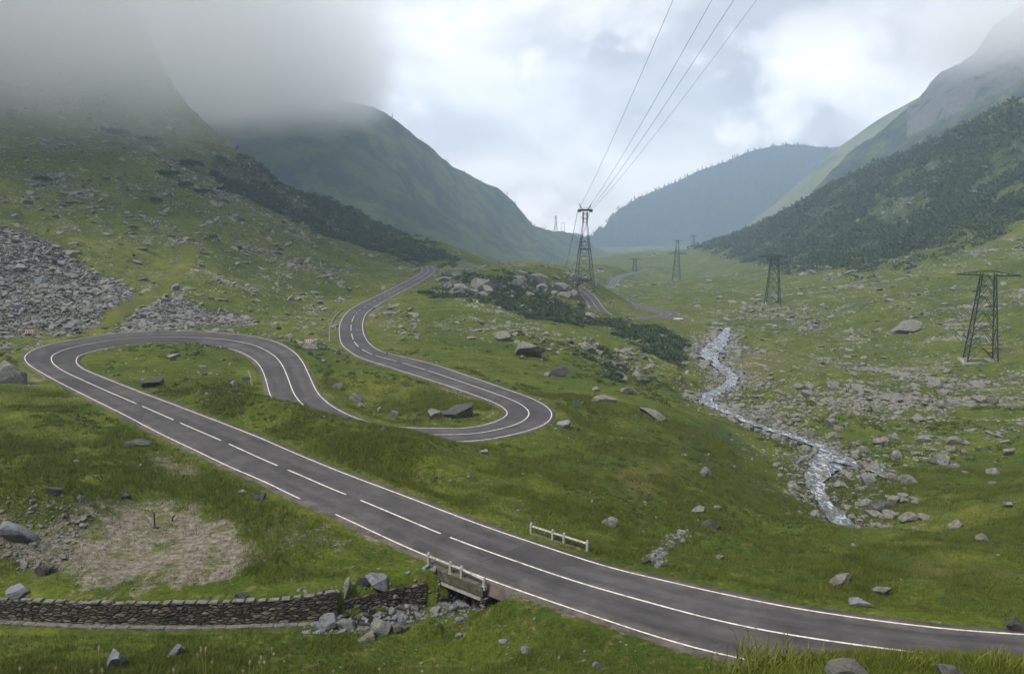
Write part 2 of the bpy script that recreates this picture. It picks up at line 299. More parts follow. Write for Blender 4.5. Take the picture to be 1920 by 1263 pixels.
C_ = [(845,831),(892.6,827.4),(956,816),(1003.4,803.6),(1028.7,791),(1036,776.7),(1028.7,764),(997,746.6),(940,726),(876.7,704),(813.4,683),(737.4,664),(712,657),(693,643.7),(682,624.7),(680.4,605.7),(686.7,588),(702.5,575.6),(737.4,555),(781.7,532),(810,513.8),(815,507),(812,501)]
def densify(p, n=12):
    p = np.array(p, float); t = np.linspace(0, 1, n, endpoint=False)
    return np.vstack([p[i] + (p[i + 1] - p[i]) * t[:, None] for i in range(len(p) - 1)] + [p[-1:]])
def pair(outer, inner, zk, bk):
    idx = np.arange(len(outer)); z = np.interp(idx, *zip(*zk)); b = np.interp(idx, *zip(*bk)); inn = densify(inner); st = []
    for (px, py), zz, bb in zip(outer, z, b):
        o = at(px, py, z=zz + bb); q = at(inn[:, 0], inn[:, 1], z=zz - bb)
        k = np.argmin(np.hypot(q[0] - o[0], q[1] - o[1])); i = q[:, k]
        st.append((o, i))
    return st
s1 = pair(B_[:47], A_, [(0, -22.6), (5, -23), (12, -24), (19, -24), (23, -25), (26, -25.6), (29, -25.8), (35, -26.2), (41, -27.2), (47, -28.3)], [(0, 0), (26, 0), (30, .35), (34, .5), (39, .4), (42, 0), (47, 0)])
s2 = pair(C_[1:], B_[40:], [(0, -28.7), (5, -29), (10, -30.2), (14, -32.3), (18, -34), (20, -35.3), (22, -35.8)], [(0, .15), (5, .2), (8, .1), (10, 0), (16, -.1), (22, 0)])
ctr = [((o + i) / 2, np.hypot(*(o - i)[:2]) / 2, (o[2] - i[2]) / 2, 1) for o, i in s1] + [((o + i) / 2, np.hypot(*(o - i)[:2]) / 2, (o[2] - i[2]) / 2, -1) for o, i in s2]
for px, py, z_, hw in [(800.5,499.5,-36.1,3.6),(806,498.3,-36.3,3.8),(820,498,-36.6,4),(845,498,-37,3.8),(880,499,-37.5,3.4),(930,508,-38.6,3.3),(965,515,-39.6,3.2),(1010,523,-41,3.2),(1045,533,-43,3.2),(1065,537.5,-44,3.2),(1081,542.4,-44.8,3.2),(1097,549.8,-46,3.2),(1108.6,561.3,-47.2,3.2),(1117.8,575,-48.4,3.2),(1126,584,-49.2,3.2),(1140,592,-50,3.2),(1160,597,-50.8,3.3),(1190,597,-51.6,3.4),(1215,595,-52.2,3.6),(1240,594,-52.8,4.2),(1254,591,-53.2,4.4),(1258,588,-53.5,4.4),(1250,585.3,-53.9,4.2),(1225,580.5,-54.7,3.4),(1190,571.5,-56.5,3.2),(1168,563,-58,3.2),(1152,552.5,-59.5,3.2),(1138,546,-61,3.2),(1129,542,-62.3,3.2),(1131,539.6,-63.5,3.2),(1141,538,-66,3.2),(1148,533.5,-68,3.2),(1156,523,-71,3.2),(1165,517.5,-75,3.2),(1178,513.5,-78,3.2),(1200,509,-82,3.2),(1216,504,-88,3.2)]:
    ctr.append((at(px, py, z=z_), hw, 0.0, 1))
CP_ = np.array([np.r_[c[0], c[1], c[2] * c[3]] for c in ctr])      # x y z halfwidth bank(+: B side higher)
seg = np.hypot(*np.diff(CP_[:, :2], axis=0).T); keep = np.r_[True, seg > .4]; CP_ = CP_[keep]
S_ = np.r_[0, np.cumsum(np.linalg.norm(np.diff(CP_[:, :2], axis=0), axis=1))]
def catmull(S, Pn, s):
    j = np.clip(np.searchsorted(S, s, side='right') - 1, 0, len(S) - 2); h = (S[j + 1] - S[j])[:, None]; t = ((s - S[j])[:, None]) / h
    T = np.zeros_like(Pn); T[1:-1] = (Pn[2:] - Pn[:-2]) / (S[2:] - S[:-2])[:, None]; T[0] = (Pn[1] - Pn[0]) / (S[1] - S[0]); T[-1] = (Pn[-1] - Pn[-2]) / (S[-1] - S[-2])
    return (2 * t ** 3 - 3 * t ** 2 + 1) * Pn[j] + (t ** 3 - 2 * t ** 2 + t) * h * T[j] + (-2 * t ** 3 + 3 * t ** 2) * Pn[j + 1] + (t ** 3 - t ** 2) * h * T[j + 1]
s_ = np.arange(0, S_[-1], 1.0); RD = catmull(S_, CP_, s_)
ker = np.hanning(9); ker /= ker.sum(); pad = lambda a: np.vstack([np.repeat(a[:1], 4, 0), a, np.repeat(a[-1:], 4, 0)])
RDp = pad(RD); RD = np.stack([np.convolve(RDp[:, k], ker, 'valid') for k in range(5)], 1)
ker2 = np.hanning(41); ker2 /= ker2.sum(); zz = np.r_[np.full(20, RD[0, 2]), RD[:, 2], np.full(20, RD[-1, 2])]
RD[:, 2] = .5 * RD[:, 2] + .5 * np.convolve(zz, ker2, 'valid')
tan = np.gradient(RD[:, :2], axis=0); tan /= np.linalg.norm(tan, axis=1)[:, None]; NRM = np.stack([-tan[:, 1], tan[:, 0]], 1)   # left of travel
# which side is B: the first leg runs right to left with B (lower edge) on the left-hand side of travel
STREAM = [(1602,998,-36.9,2.0),(1578,978,-37.2,2.0),(1560,958,-37.7,1.5),(1545,940,-38.1,1.3),(1533,918,-38.6,1.5),(1528,898,-39.1,2.0),(1545,876,-39.7,3.2),(1560,858,-40.3,3.4),(1548,842,-40.8,2.4),(1515,828,-41.4,1.6),(1480,815,-42.1,1.5),(1440,803,-42.8,1.4),(1402,790,-43.5,1.5),(1372,775,-44.2,1.5),(1340,761,-44.9,2.2),(1320,748,-45.5,3.0),(1338,736,-46.1,2.5),(1366,722,-46.7,2.4),(1372,706,-47.0,2.3),(1358,692,-47.3,2.6),(1338,678,-47.7,2.6),(1330,662,-48.2,4.4),(1342,648,-48.8,4.6),(1352,636,-49.4,4.0),(1360,624,-50.1,2.4),(1364,614,-50.8,1.6)]
STREAM2 = [(1560,858,-40.3,2.0),(1600,868,-39.6,1.6),(1640,880,-38.8,1.2),(1668,896,-38.0,.8)]
FARST = [(1104,503,-96,5),(1116,499,-98,5),(1130,495.5,-100,5),(1142,491.5,-102,4.5),(1149,487,-105,4)]
def track(L, step):
    P = np.array([np.r_[at(a, b, z=c), d] for a, b, c, d in L]); S = np.r_[0, np.cumsum(np.hypot(*np.diff(P[:, :2], axis=0).T))]
    return catmull(S, P, np.arange(0, S[-1], step))
ST1 = track(STREAM, 1.0); ST2 = track(STREAM2, 1.0); ST3 = track(FARST, 6.0)
# ------------------------------------------------------------------ terrain: heights interpolated between surveyed points
CZ = '''100 880 -24.1;50 800 -24.6;0 740 -25.2;300 850 -24.4;300 950 -24.4;150 1050 -24.4;400 1080 -24.4;600 1060 -24.2;700 1040 -24.1;-100 1000 -23.8;40 985 -22.9;90 945 -22.8;-20 965 -22.4;125 1000 -24.0;-200 800 -24;0 1100 -24.4;450 950 -24.3
300 690 -26.2;250 672 -26.1;420 690 -27;440 712 -27.2;380 735 -25.6;320 730 -25.7
600 830 -24.6;700 870 -24.9;800 900 -25.5;900 870 -27.3;1000 880 -27.9;900 940 -25.6;1000 950 -26.3
700 730 -28.6;800 760 -28.7;640 730 -28.3;620 690 -28.4;800 785 -28.5
1100 830 -29.8;1100 900 -28.3;1200 850 -31.2;1180 780 -31.6;1280 790 -34.2;1330 830 -35.4;1400 880 -37.0;1300 900 -31.8;1400 950 -34.2;1480 950 -35.6;1300 980 -29.5;1200 1000 -27.4;1080 960 -26.6;1200 930 -29.5;1250 1040 -26.2;1400 1060 -26.2;1500 1060 -27.2;1100 750 -31.5;1200 730 -34.5;1270 740 -38
1550 1090 -25.2;1700 1080 -26;1850 1050 -27.8;1900 1130 -24.4;1700 1130 -24.2;1900 1000 -31.5;1800 960 -34;2100 1100 -25;2300 1000 -27
1650 940 -37.4;1650 900 -38.4;1750 870 -38.3;1900 900 -35.5;2100 900 -30;1800 800 -40;1600 800 -41.8;1500 760 -44.2;1450 700 -46.6;1700 740 -43.5;1900 720 -43;2200 720 -38;1838 682 -47.6;1650 690 -47.6;1550 650 -50;1420 650 -48.8;1400 690 -47.4
450 600 -33
690 720 -27.9;1000 700 -32.0;1100 700 -34.5;850 650 -31.8;1000 640 -33.5;850 600 -34.0;750 600 -33.2;1180 680 -39;1250 690 -42.5;1290 720 -43.5;1270 640 -46;1150 640 -38;950 600 -35.5;1050 610 -38;1250 615 -48'''
CD_ = '''450 736 101;515 744 97;560 755 94;620 776 90;680 794 88;740 807 87;800 818 87;850 833 88;880 845 85;700 850 76;600 815 80;800 870 74;1460 955 88;1520 978 82;1560 988 80;1600 996 79;1640 990 79;1700 992 79;1760 1003 80;1650 1030 70;1560 1040 68;850 545 310;900 560 290;1000 540 325;1000 570 300;1100 575 330;900 512 385;860 508 410;960 507 395;1000 504 400;1050 512 400;1090 522 405;1115 540 400;1030 506 425;1080 515 428;1150 575 390;1190 605 330;1230 612 320;1110 525 440
1300 600 370;1350 600 390;1400 600 370;1500 620 310;1600 600 340;1800 600 300;1650 620 310;1900 600 285;2200 560 250;1450 576 425;1550 575 400;1350 560 500;1250 555 560;1700 540 400;1900 540 350;1600 540 450;1500 540 520;1400 540 600;1300 530 700;1750 480 500;1900 480 430;2200 400 380;1900 420 500;1600 490 600;1480 505 650;1400 500 850;1900 340 600;1920 270 680;1920 212 760;2200 120 600;2300 0 700;1800 262 820;1700 308 900;1600 350 980;1700 400 740;1550 450 780;1500 392 1080;1400 432 1250;1310 465 1500;1450 470 950;1350 490 1100;1250 500 1250
-200 640 150;60 640 178;100 600 195;100 540 225;0 500 240;100 450 275;100 400 310;0 300 360;100 300 385;100 200 470;0 150 480;0 10 700;-300 300 260;-300 0 450;-300 500 190;200 600 200;200 500 265;250 400 330;300 300 410;300 200 540;300 100 700;400 600 212;400 550 245;400 450 330;400 350 430;400 290 520;500 600 230;500 500 330;450 300 600;520 350 600;600 380 640;650 420 590;600 440 500;550 610 240;600 560 290;620 520 340;680 520 360;700 480 440;760 495 460;760 480 520;700 440 600;760 448 610;820 478 580;860 491 560
1000 500 1000;1100 505 850;950 505 820;1120 492 1300;1170 485 1700;1200 480 2000;1230 478 2300;1080 498 1050;1180 520 900;1190 505 1150;1230 510 1050;1120 525 700;1150 480 2600;1050 500 1000'''
ctrl = [at(*map(float, q.split()[:2]), z=float(q.split()[2])) for l in CZ.split('\n') for q in l.split(';')]
ctrl += [at(*map(float, q.split()[:2]), D=float(q.split()[2])) for l in CD_.split('\n') for q in l.split(';')]
FR = [(0,1320,31),(300,1320,33),(600,1320,34),(900,1310,33),(1100,1300,30),(1250,1292,25),(1350,1268,14),(1450,1248,10.5),(1600,1256,9),(1750,1256,9),(1900,1256,9.5),(2200,1262,10),(-300,1320,26),
      (1500,1240,12.5),(1700,1245,12.5),(1900,1250,13),
      (60,1225,40),(350,1222,41.5),(700,1210,43),(860,1190,45),(1000,1190,43),(1100,1215,40),(1250,1262,34),(1180,1240,36),(950,1160,47)]
ctrl += [at(a, b, D=d) for a, b, d in FR]
for D_, z_, px in [(20,-16,-600),(40,-23,-700),(60,-23,-700),(20,-13.5,2500),(30,-20,2500),(45,-22.5,2500),(60,-23,2500),(80,-25,2700),(130,-25,2700)]:
    x_, _ = ray(px, 385); ctrl.append(np.array([x_ * D_, D_, z_]))
for px in (-900, 0, 960, 1900, 3000):
    ctrl += [at(px, 1560, D=4.0), at(px, 1700, D=2.0), at(px, 1450, D=(12 if px < 1500 else 6.5))]
for th_ in np.linspace(-1.25, 1.25, 11):
    for r_, z_ in ((1.0, -1.65), (1.7, -1.75), (2.6, -2.3)): ctrl.append(np.array([r_ * math.sin(th_), r_ * math.cos(th_), z_]))
# beyond the spurs and the edges of the picture the ground falls away behind the ridges
for px, D, z_ in [(300,720,38),(200,790,60),(400,680,0),(480,640,-15),(100,900,110),(250,740,48),(350,700,20),(150,1000,80),(450,900,-60),(300,1300,0),(600,950,-90),(700,950,-95),(800,900,-80),(880,750,-60),(600,2000,-150),(900,2000,-150),(1100,3500,-180),(1300,3000,-150),(1700,1500,-20),(1850,1300,60),(1600,1800,-60),(1400,2000,-120),(1900,2500,0),(100,2500,0),(500,3500,-150),(1500,3500,-150),(2400,1500,200),(-400,1200,250),(-400,3000,0),(2400,3000,0),(0,780,130),(250,900,20)]:
    x_, _ = ray(px, 385); ctrl.append(np.array([x_ * D, D, z_]))
for k in range(0, len(RD), 9): ctrl.append(np.r_[RD[k, :2], RD[k, 2] - .1])
for k in range(0, len(ST1), 8): ctrl.append(ST1[k, :3] + (0, 0, -.2))
for k in range(0, len(ST3), 5): ctrl.append(ST3[k, :3])
ctrl = np.array(ctrl, float)
U = np.arctan2(ctrl[:, 0], ctrl[:, 1]); Vv = np.log(np.hypot(ctrl[:, 0], ctrl[:, 1])); Zc = ctrl[:, 2]
def kern(d2): return d2 * np.log(d2 + 1e-12)
d2 = (U[:, None] - U) ** 2 + (Vv[:, None] - Vv) ** 2
n = len(U); K = np.zeros((n + 3, n + 3)); K[:n, :n] = kern(d2) + np.eye(n) * 2e-4; Pm = np.stack([np.ones(n), U, Vv], 1); K[:n, n:] = Pm; K[n:, :n] = Pm.T
wts = np.linalg.solve(K, np.r_[Zc, 0, 0, 0])
TH = np.r_[np.linspace(-1.25, -.66, 70, endpoint=False), np.linspace(-.66, .66, 1000, endpoint=False), np.linspace(.66, 1.25, 70)]
LR = np.linspace(math.log(1.6), math.log(4200), 1250)
cu = np.linspace(-1.25, 1.25, 320); cl = np.linspace(LR[0], LR[-1], 420)
UU, LL = np.meshgrid(cu, cl, indexing='ij'); Hc = (wts[n] + wts[n + 1] * UU + wts[n + 2] * LL)
for i in range(n): Hc += wts[i] * kern((UU - U[i]) ** 2 + (LL - Vv[i]) ** 2)
iu = np.interp(TH, cu, np.arange(len(cu))); il = np.interp(LR, cl, np.arange(len(cl)))
i0 = np.minimum(iu.astype(int), len(cu) - 2); fu = (iu - i0)[:, None]; j0 = np.minimum(il.astype(int), len(cl) - 2); fl = (il - j0)[None]
Ha = Hc[i0] * (1 - fu) + Hc[i0 + 1] * fu; H = Ha[:, j0] * (1 - fl) + Ha[:, j0 + 1] * fl
TT, RR = np.meshgrid(TH, np.exp(LR), indexing='ij'); X = RR * np.sin(TT); Y = RR * np.cos(TT)
def window(x, y, R):
    r = math.hypot(x, y); t = math.atan2(x, y); a = R / r
    i = np.searchsorted(TH, [t - a, t + a]); j = np.searchsorted(LR, [math.log(max(r - R, 1.7)), math.log(r + R)])
    return slice(max(i[0] - 1, 0), i[1] + 1), slice(max(j[0] - 1, 0), j[1] + 1)
def nearest(P, R):
    """distance and index of the closest sample of a track, out to R metres"""
    Dm = np.full(X.shape, 1e9, np.float32); Im = np.zeros(X.shape, np.int32)
    for k in range(len(P)):
        s = window(P[k, 0], P[k, 1], R); d = np.hypot(X[s] - P[k, 0], Y[s] - P[k, 1]); m_ = d < Dm[s]
        Dm[s] = np.where(m_, d, Dm[s]); Im[s] = np.where(m_, k, Im[s])
    return Dm, Im
rd, ri = nearest(RD, 26.0); sd_, si = nearest(ST1, 22.0); sd2, si2 = nearest(ST2, 9.0)
hwR = RD[ri, 3]; offroad = smooth((rd - hwR - 1.0) / 8.0)
far = smooth((RR - 60) / 250.0)
H += offroad * smooth((sd_ - 3) / 10) * (fbm(X / 14, Y / 14, 5, 3) * (.85 + 1.2 * far + .55 * ((TT > .12) & (RR < 110) & (RR > 42))) + fbm(X / 3.2, Y / 3.2, 3, 9) * (.13 + .1 * far) + fbm(X / 60, Y / 60, 4, 5) * 6.5 * smooth((RR - 150) / 200) * smooth((rd - 6) / 20) * np.where((np.abs(TT - .01) < .14) & (RR < 460), .2, 1) + fbm(X / 200, Y / 200, 4, 6) * 16 * smooth((RR - 500) / 500)) * smooth((RR - 14) / 20)
H += fbm(X / 5, Y / 5, 4, 3) * (.10 + .22 * offroad * smooth((RR - 25) / 25))
H += smooth((-30 - X) / 5) * np.exp(-((Y - 59.5) / 3.2) ** 2) * 1.9 * (RR < 110)
for bx, by, bz, br, bh in [(1640,1045,-27,3.4,1.5),(1590,1075,-26,2.2,.8),(1700,1020,-29,4,1.2),(1540,985,-31,3,1.5),(1500,1010,-29.5,3,.8),(1780,1060,-27,3.5,.9),(1380,1000,-28,3,.7),(1150,935,-27,3,.7),(1010,900,-27,3,.8),(940,880,-27,2.5,.8),(780,850,-25,2.5,.4)]:
    q_ = at(bx, by, z=bz); H += bh * np.exp(-((X - q_[0]) ** 2 + (Y - q_[1]) ** 2) / br ** 2)
# road bed and banks
tz = RD[ri, 2] + ((X - RD[ri, 0]) * NRM[ri, 0] + (Y - RD[ri, 1]) * NRM[ri, 1]) / hwR * RD[ri, 4] * np.where(rd < hwR + 1, 1, 0)
tz = tz - .10 - .25 * (rd < hwR + .1)
bl = 1 - smooth((rd - hwR - 1.1) / 4.5); H = np.where(rd < 1e8, H * (1 - bl) + np.minimum(tz, tz) * bl, H)
# creek bed of the stream
bl = 1 - smooth((sd_ - ST1[si, 3] - .3) / np.where(ST1[si, 1] < 104, 3.0, 7.0)); bl = bl * smooth(sd_ * 0 + 1); H = np.where(sd_ < 1e8, H * (1 - bl) + (ST1[si, 2] - .35) * bl, H)
bl = 1 - smooth((sd2 - ST2[si2, 3]) / 2.5); H = np.where(sd2 < 1e8, H * (1 - bl) + (ST2[si2, 2] - .3) * bl, H)
# walled ditch under the bridge, running along the foot of the stone wall
DITCH = [(930,1085,-26.2),(890,1118,-26.2),(840,1140,-26.3),(760,1155,-26.4),(680,1168,-26.3),(600,1178,-26.15),(480,1184,-26.1),(300,1187,-26.1),(150,1184,-26.0),(0,1177,-25.9),(-150,1170,-25.8),(-400,1150,-25.6)]
DT = np.array([at(a, b, z=c) for a, b, c in DITCH]); Sd = np.r_[0, np.cumsum(np.hypot(*np.diff(DT[:, :2], axis=0).T))]; DT = catmull(Sd, DT, np.arange(0, Sd[-1], .25))
DT0 = at(960, 1060, z=-26.2)
dd, di = nearest(DT, 6.0); dtan = np.gradient(DT[:, :2], axis=0); dtan /= np.linalg.norm(dtan, axis=1)[:, None]
side = (X - DT[di, 0]) * -dtan[di, 1] + (Y - DT[di, 1]) * dtan[di, 0]      # negative: towards the wall (farther from the camera)
back = Y - DT[di, 1] > 0
bl = np.where(back, 1 - smooth((dd - .75) / .5), 1 - smooth((dd - .4 - 1.5 * (di < 26)) / 3.2)); H = np.where(dd < 1e8, H * (1 - bl) + DT[di, 2] * bl, H)
H[:, 0] -= 0
def hsample(x, y):
    t = np.arctan2(x, y); l = np.log(np.maximum(np.hypot(x, y), 1.7)); i = np.interp(t, TH, np.arange(len(TH))); j = np.interp(l, LR, np.arange(len(LR)))
    a = np.minimum(i.astype(int) if hasattr(i, 'astype') else int(i), len(TH) - 2); b = np.minimum(j.astype(int) if hasattr(j, 'astype') else int(j), len(LR) - 2); p = i - a; q = j - b
    return (H[a, b] * (1 - q) + H[a, b + 1] * q) * (1 - p) + (H[a + 1, b] * (1 - q) + H[a + 1, b + 1] * q) * p
def hit(px, py, lo=3.0):
    """where the view through a pixel first meets the ground"""
    x, s = ray(px, py); Ds = np.exp(np.linspace(math.log(lo), math.log(4000), 2600)); h = hsample(x * Ds, Ds)
    k = np.nonzero(h > s * Ds)[0]
    if len(k) == 0: return None
    k = k[0]; D = Ds[k]
    return Vector((x * D, D, float(h[k])))
PX, PY = proj(X, Y, H)
#=MASKS
wob = fbm(X / 7, Y / 7, 5, 21, .65) * 40; wob2 = fbm(X / 7, Y / 7, 5, 31, .65) * 24 * np.clip(RR / 60, .6, 1)
def pmask(polys, soft=True):
    mk = np.zeros(X.shape, np.float32)
    for p, v in polys:
        mk = np.maximum(mk, np.where(inpoly(PX + wob, PY + wob2, p), v, 0))
    return mk
dirtp = [([(165,930),(330,925),(430,960),(440,1010),(470,1050),(440,1090),(330,1105),(150,1100),(80,1070),(20,1060),(-60,1060),(-60,970),(60,960)], .68), ([(270,850),(400,865),(390,905),(290,895)], .62), ([(600,970),(690,985),(745,1015),(720,1045),(640,1040),(560,1060),(460,1050),(430,1000),(500,985)], .44),
         ([(20,690),(100,700),(110,725),(0,725)], .6), ([(720,690),(830,710),(900,730),(860,700)], .25), ([(1360,690),(1420,690),(1460,660),(1400,650)], .4), ([(1700,1070),(1790,1080),(1760,1110),(1690,1095)], .4)]
screep = [([(-50,420),(60,430),(140,480),(250,545),(240,560),(190,600),(150,620),(60,615),(-60,640)], .78), ([(215,600),(300,545),(360,570),(450,590),(470,612),(330,618),(210,612)], .85), ([(0,310),(120,330),(250,400),(370,440),(380,480),(300,450),(130,380),(0,340)], .42), ([(340,460),(390,480),(330,545),(280,545)], .5),
          ([(820,512),(900,512),(960,512),(1010,504),(1120,520),(1110,560),(1040,545),(900,565),(820,540)], .5), ([(1060,640),(1200,650),(1240,700),(1130,700)], .35), ([(1400,720),(1560,700),(1920,700),(1920,740),(1650,790),(1480,800),(1400,770)], .30), ([(380,430),(560,470),(690,500),(640,520),(450,480)], .38),
          ([(1480,870),(1560,850),(1700,880),(1720,960),(1600,990),(1500,960)], .45), ([(1215,1060),(1230,1010),(1300,985),(1290,1010),(1250,1050)], .75), ([(640,1150),(830,1130),(880,1150),(760,1190),(600,1200)], .6), ([(1290,740),(1310,700),(1390,720),(1400,760),(1480,800),(1440,815)], .42)]
heathp = [([(395,290),(480,300),(600,350),(760,440),(860,490),(800,490),(700,465),(560,410),(400,345)], 1.4), ([(1300,462),(1400,418),(1500,374),(1700,290),(1930,190),(1930,400),(1800,420),(1700,470),(1600,490),(1480,512),(1380,480)], 1.2), ([(810,535),(900,560),(1000,575),(1140,600),(1290,660),(1280,690),(1200,640),(1100,610),(950,590),(830,550)], .8), ([(1260,800),(1340,780),(1440,880),(1470,940),(1380,930),(1300,880)], .62), ([(940,870),(1000,870),(1010,890),(950,895)], .8), ([(1560,1010),(1700,1010),(1720,1090),(1600,1090)], .45), ([(200,240),(330,300),(370,330),(300,300),(180,250)], .7)]
dryp = [([(690,600),(760,680),(900,730),(850,700),(740,640),(700,560)], .6), ([(1360,650),(1480,670),(1460,710),(1380,700)], .6), ([(1150,880),(1250,870),(1260,920),(1180,930)], .6), ([(1150,545),(1300,600),(1350,640),(1280,610)], .5), ([(1700,1040),(1900,1060),(1900,1120),(1720,1100)], .35), ([(200,590),(320,500),(360,470),(345,500),(260,565),(190,610)], .5)]
dirt = pmask(dirtp); scree = pmask(screep); heath = pmask(heathp); dry = pmask(dryp)
def blur(a, k=2):
    for _ in range(k):
        a = (a + np.roll(a, 1, 0) + np.roll(a, -1, 0) + np.roll(a, 1, 1) + np.roll(a, -1, 1)) / 5
    return a
dirt = blur(dirt, 70); scree = blur(scree, 12); heath = blur(heath, 4); dry = blur(dry, 20)
dirt = np.maximum(dirt, .52 * (1 - smooth((rd - hwR - .1) / 1.0))); offr = smooth((rd - hwR - .3) / 2)
scree = np.maximum(scree * offr, .62 * (1 - smooth((sd_ - ST1[si, 3]) / 3.5))); scree = np.where((RR < 62) & (dd > 1e8) & (PX < 1000), scree * .4, scree); scree = np.maximum(scree, .6 * ((dd < 1.0) & (PX > 600)))
track_ = blur(inpoly(PX + wob * .15, PY, [(172,615),(208,583),(290,540),(328,500),(346,458),(370,460),(354,508),(325,543),(242,590),(208,617)]).astype(np.float32), 2)
scree = scree * (1 - track_); dry = np.maximum(dry, track_ * .32)
stony = np.clip(.25 + .75 * smooth((RR - 120) / 130), 0, 1) * offr * (1 - track_); stony = np.where((PX > 1380) & (RR > 120), 1.0, stony); stony *= np.where((PX > 380) & (PX < 1320) & (RR < 190), .35, 1)
NT, NL = X.shape; idx = np.arange(NT * NL).reshape(NT, NL)
Fq = np.stack([idx[:-1, :-1], idx[:-1, 1:], idx[1:, 1:], idx[1:, :-1]], -1).reshape(-1, 4)
me = npmesh('ground', np.stack([X, Y, H], -1).reshape(-1, 3), Fq[:, ::-1], [M['ground']], True)
for nme, a in (('dirt', dirt), ('scree', scree), ('heath', heath), ('dry', dry), ('stony', stony)): attr(me, nme, a)
tag(link(bpy.data.objects.new('ground', me)), 'grassy stony valley floor and lower mountain slopes', None, None, 'structure')
# ------------------------------------------------------------------ road mesh with painted lines
def ribbon(P, offs_z, name, mat, thick=0.0, parent=None, across=None, closed=False):
    """P: list of columns, each (n,3); builds strips between neighbouring columns"""
    nn = len(P[0]); V = np.concatenate(P); Fs = []
    for c in range(len(P) - 1):
        a = np.arange(nn - 1) + c * nn; Fs.append(np.stack([a, a + 1, a + 1 + nn, a + nn], 1))
    me = npmesh(name, V, np.concatenate(Fs), [mat], True)
    if across is not None: attr(me, 'across', np.repeat(across, nn)); attr(me, 'along', np.tile(np.arange(nn), len(P)))
    o = bpy.data.objects.new(name, me); link(o, parent); return o
def off(t, dz=0.0, tt=None, extra=0.0):
    """point at fraction t across the carriageway (-1 = A side, +1 = B side)"""
    h = RD[:, 3] * t + extra
    return np.column_stack([RD[:, 0] + NRM[:, 0] * h, RD[:, 1] + NRM[:, 1] * h, RD[:, 2] + RD[:, 4] * t + dz])
fr = [-1.0, -.75, -.5, -.25, 0, .25, .5, .75, 1.0]
en = lambda k: .5 + .28 * fbm(np.arange(len(RD)) / 2.3, np.zeros(len(RD)) + k, 4, k)
cols = [off(-1, -.75, extra=-.2 - en(3)), off(-1, .0, extra=-en(3))] + [off(t, .03 * (1 - t * t)) for t in fr] + [off(1, .0, extra=en(5)), off(1, -.75, extra=.2 + en(5))]
road = ribbon(cols, 0, 'road', M['asphalt'], across=[-1.3, -1.1] + fr + [1.1, 1.3]); tag(road, 'grey asphalt mountain road winding through two hairpins', None, None, 'structure')
def strip(name, pos_fn, width, ranges):
    Vs = []; Fs = []; o = 0
    for a, b in ranges:
        ss = np.arange(a, b + .01, 1.0); ss[-1] = b
        ctr_ = pos_fn(ss); wv = np.stack([np.interp(ss, np.arange(len(RD)), NRM[:, k]) for k in (0, 1)], 1) * width / 2
        L_ = ctr_.copy(); R_ = ctr_.copy(); L_[:, :2] += wv; R_[:, :2] -= wv; m_ = len(ss)
        Vs += [L_, R_]; k = np.arange(m_ - 1) + o; Fs.append(np.stack([k, k + 1, k + 1 + m_, k + m_], 1)); o += 2 * m_
    me = npmesh(name, np.vstack(Vs), np.vstack(Fs), [M['paint']]); ob = link(bpy.data.objects.new(name, me), road); return ob
def lane(t, dz=.012): 
    Q = off(t, .03 * (1 - t * t) + dz)
    return lambda ss: np.stack([np.interp(ss, np.arange(len(RD)), Q[:, k]) for k in range(3)], 1)
pix = np.array([proj(*RD[k, :3]) for k in range(len(RD))])
def s_at(px, py, lo=0, hi=None):
    hi = hi or len(RD); return lo + int(np.argmin(np.hypot(pix[lo:hi, 0] - px, pix[lo:hi, 1] - py)))
LW = .12
nR = len(RD) - 2
gapB = (s_at(690, 960, 0, 150), s_at(650, 930, 0, 150))
strip('edge_marking', lane(-.985), LW, [(1, nR)])
strip('edge_marking', lane(.985), LW, [(1, gapB[0]), (gapB[0] + 5, nR)])
c0 = s_at(843, 1008, 0, 120)
dashes = []
for a, b in [((828,1003),(671,937)),((653,929),(536,879)),((518,871),(427,832)),((413,826),(336,792)),((326,787),(268,763))]:
    dashes.append((s_at(*a, 0, 160), s_at(*b, 0, 160)))
c1 = s_at(255, 757, 0, 170)
mid0 = len(s1); 
h2 = s_at(802, 698, c1 + 40, 480); up = [h2]
k = h2; ln = 6.0
ds2 = [((797,696),(754,682)),((744,678),(706,668)),((700,664),(678,655)),((672,651),(661,642)),((659,638),(658,626)),((658,620),(659,608)),((660,603),(665,592))]
for a, b in ds2: dashes.append((s_at(*a, c1 + 40, 560), s_at(*b, c1 + 40, 560)))
kk = dashes[-1][1] + 5; kend = s_at(770, 522, kk, 700)
while kk < kend: dashes.append((kk, kk + 3.5)); kk += 9.0
strip('centre_marking', lane(0), LW * 1.15, [(1, c0)] + [(a, b) for a, b in dashes if b > a + .5] + [(c1, h2), (kend + 3, nR)])
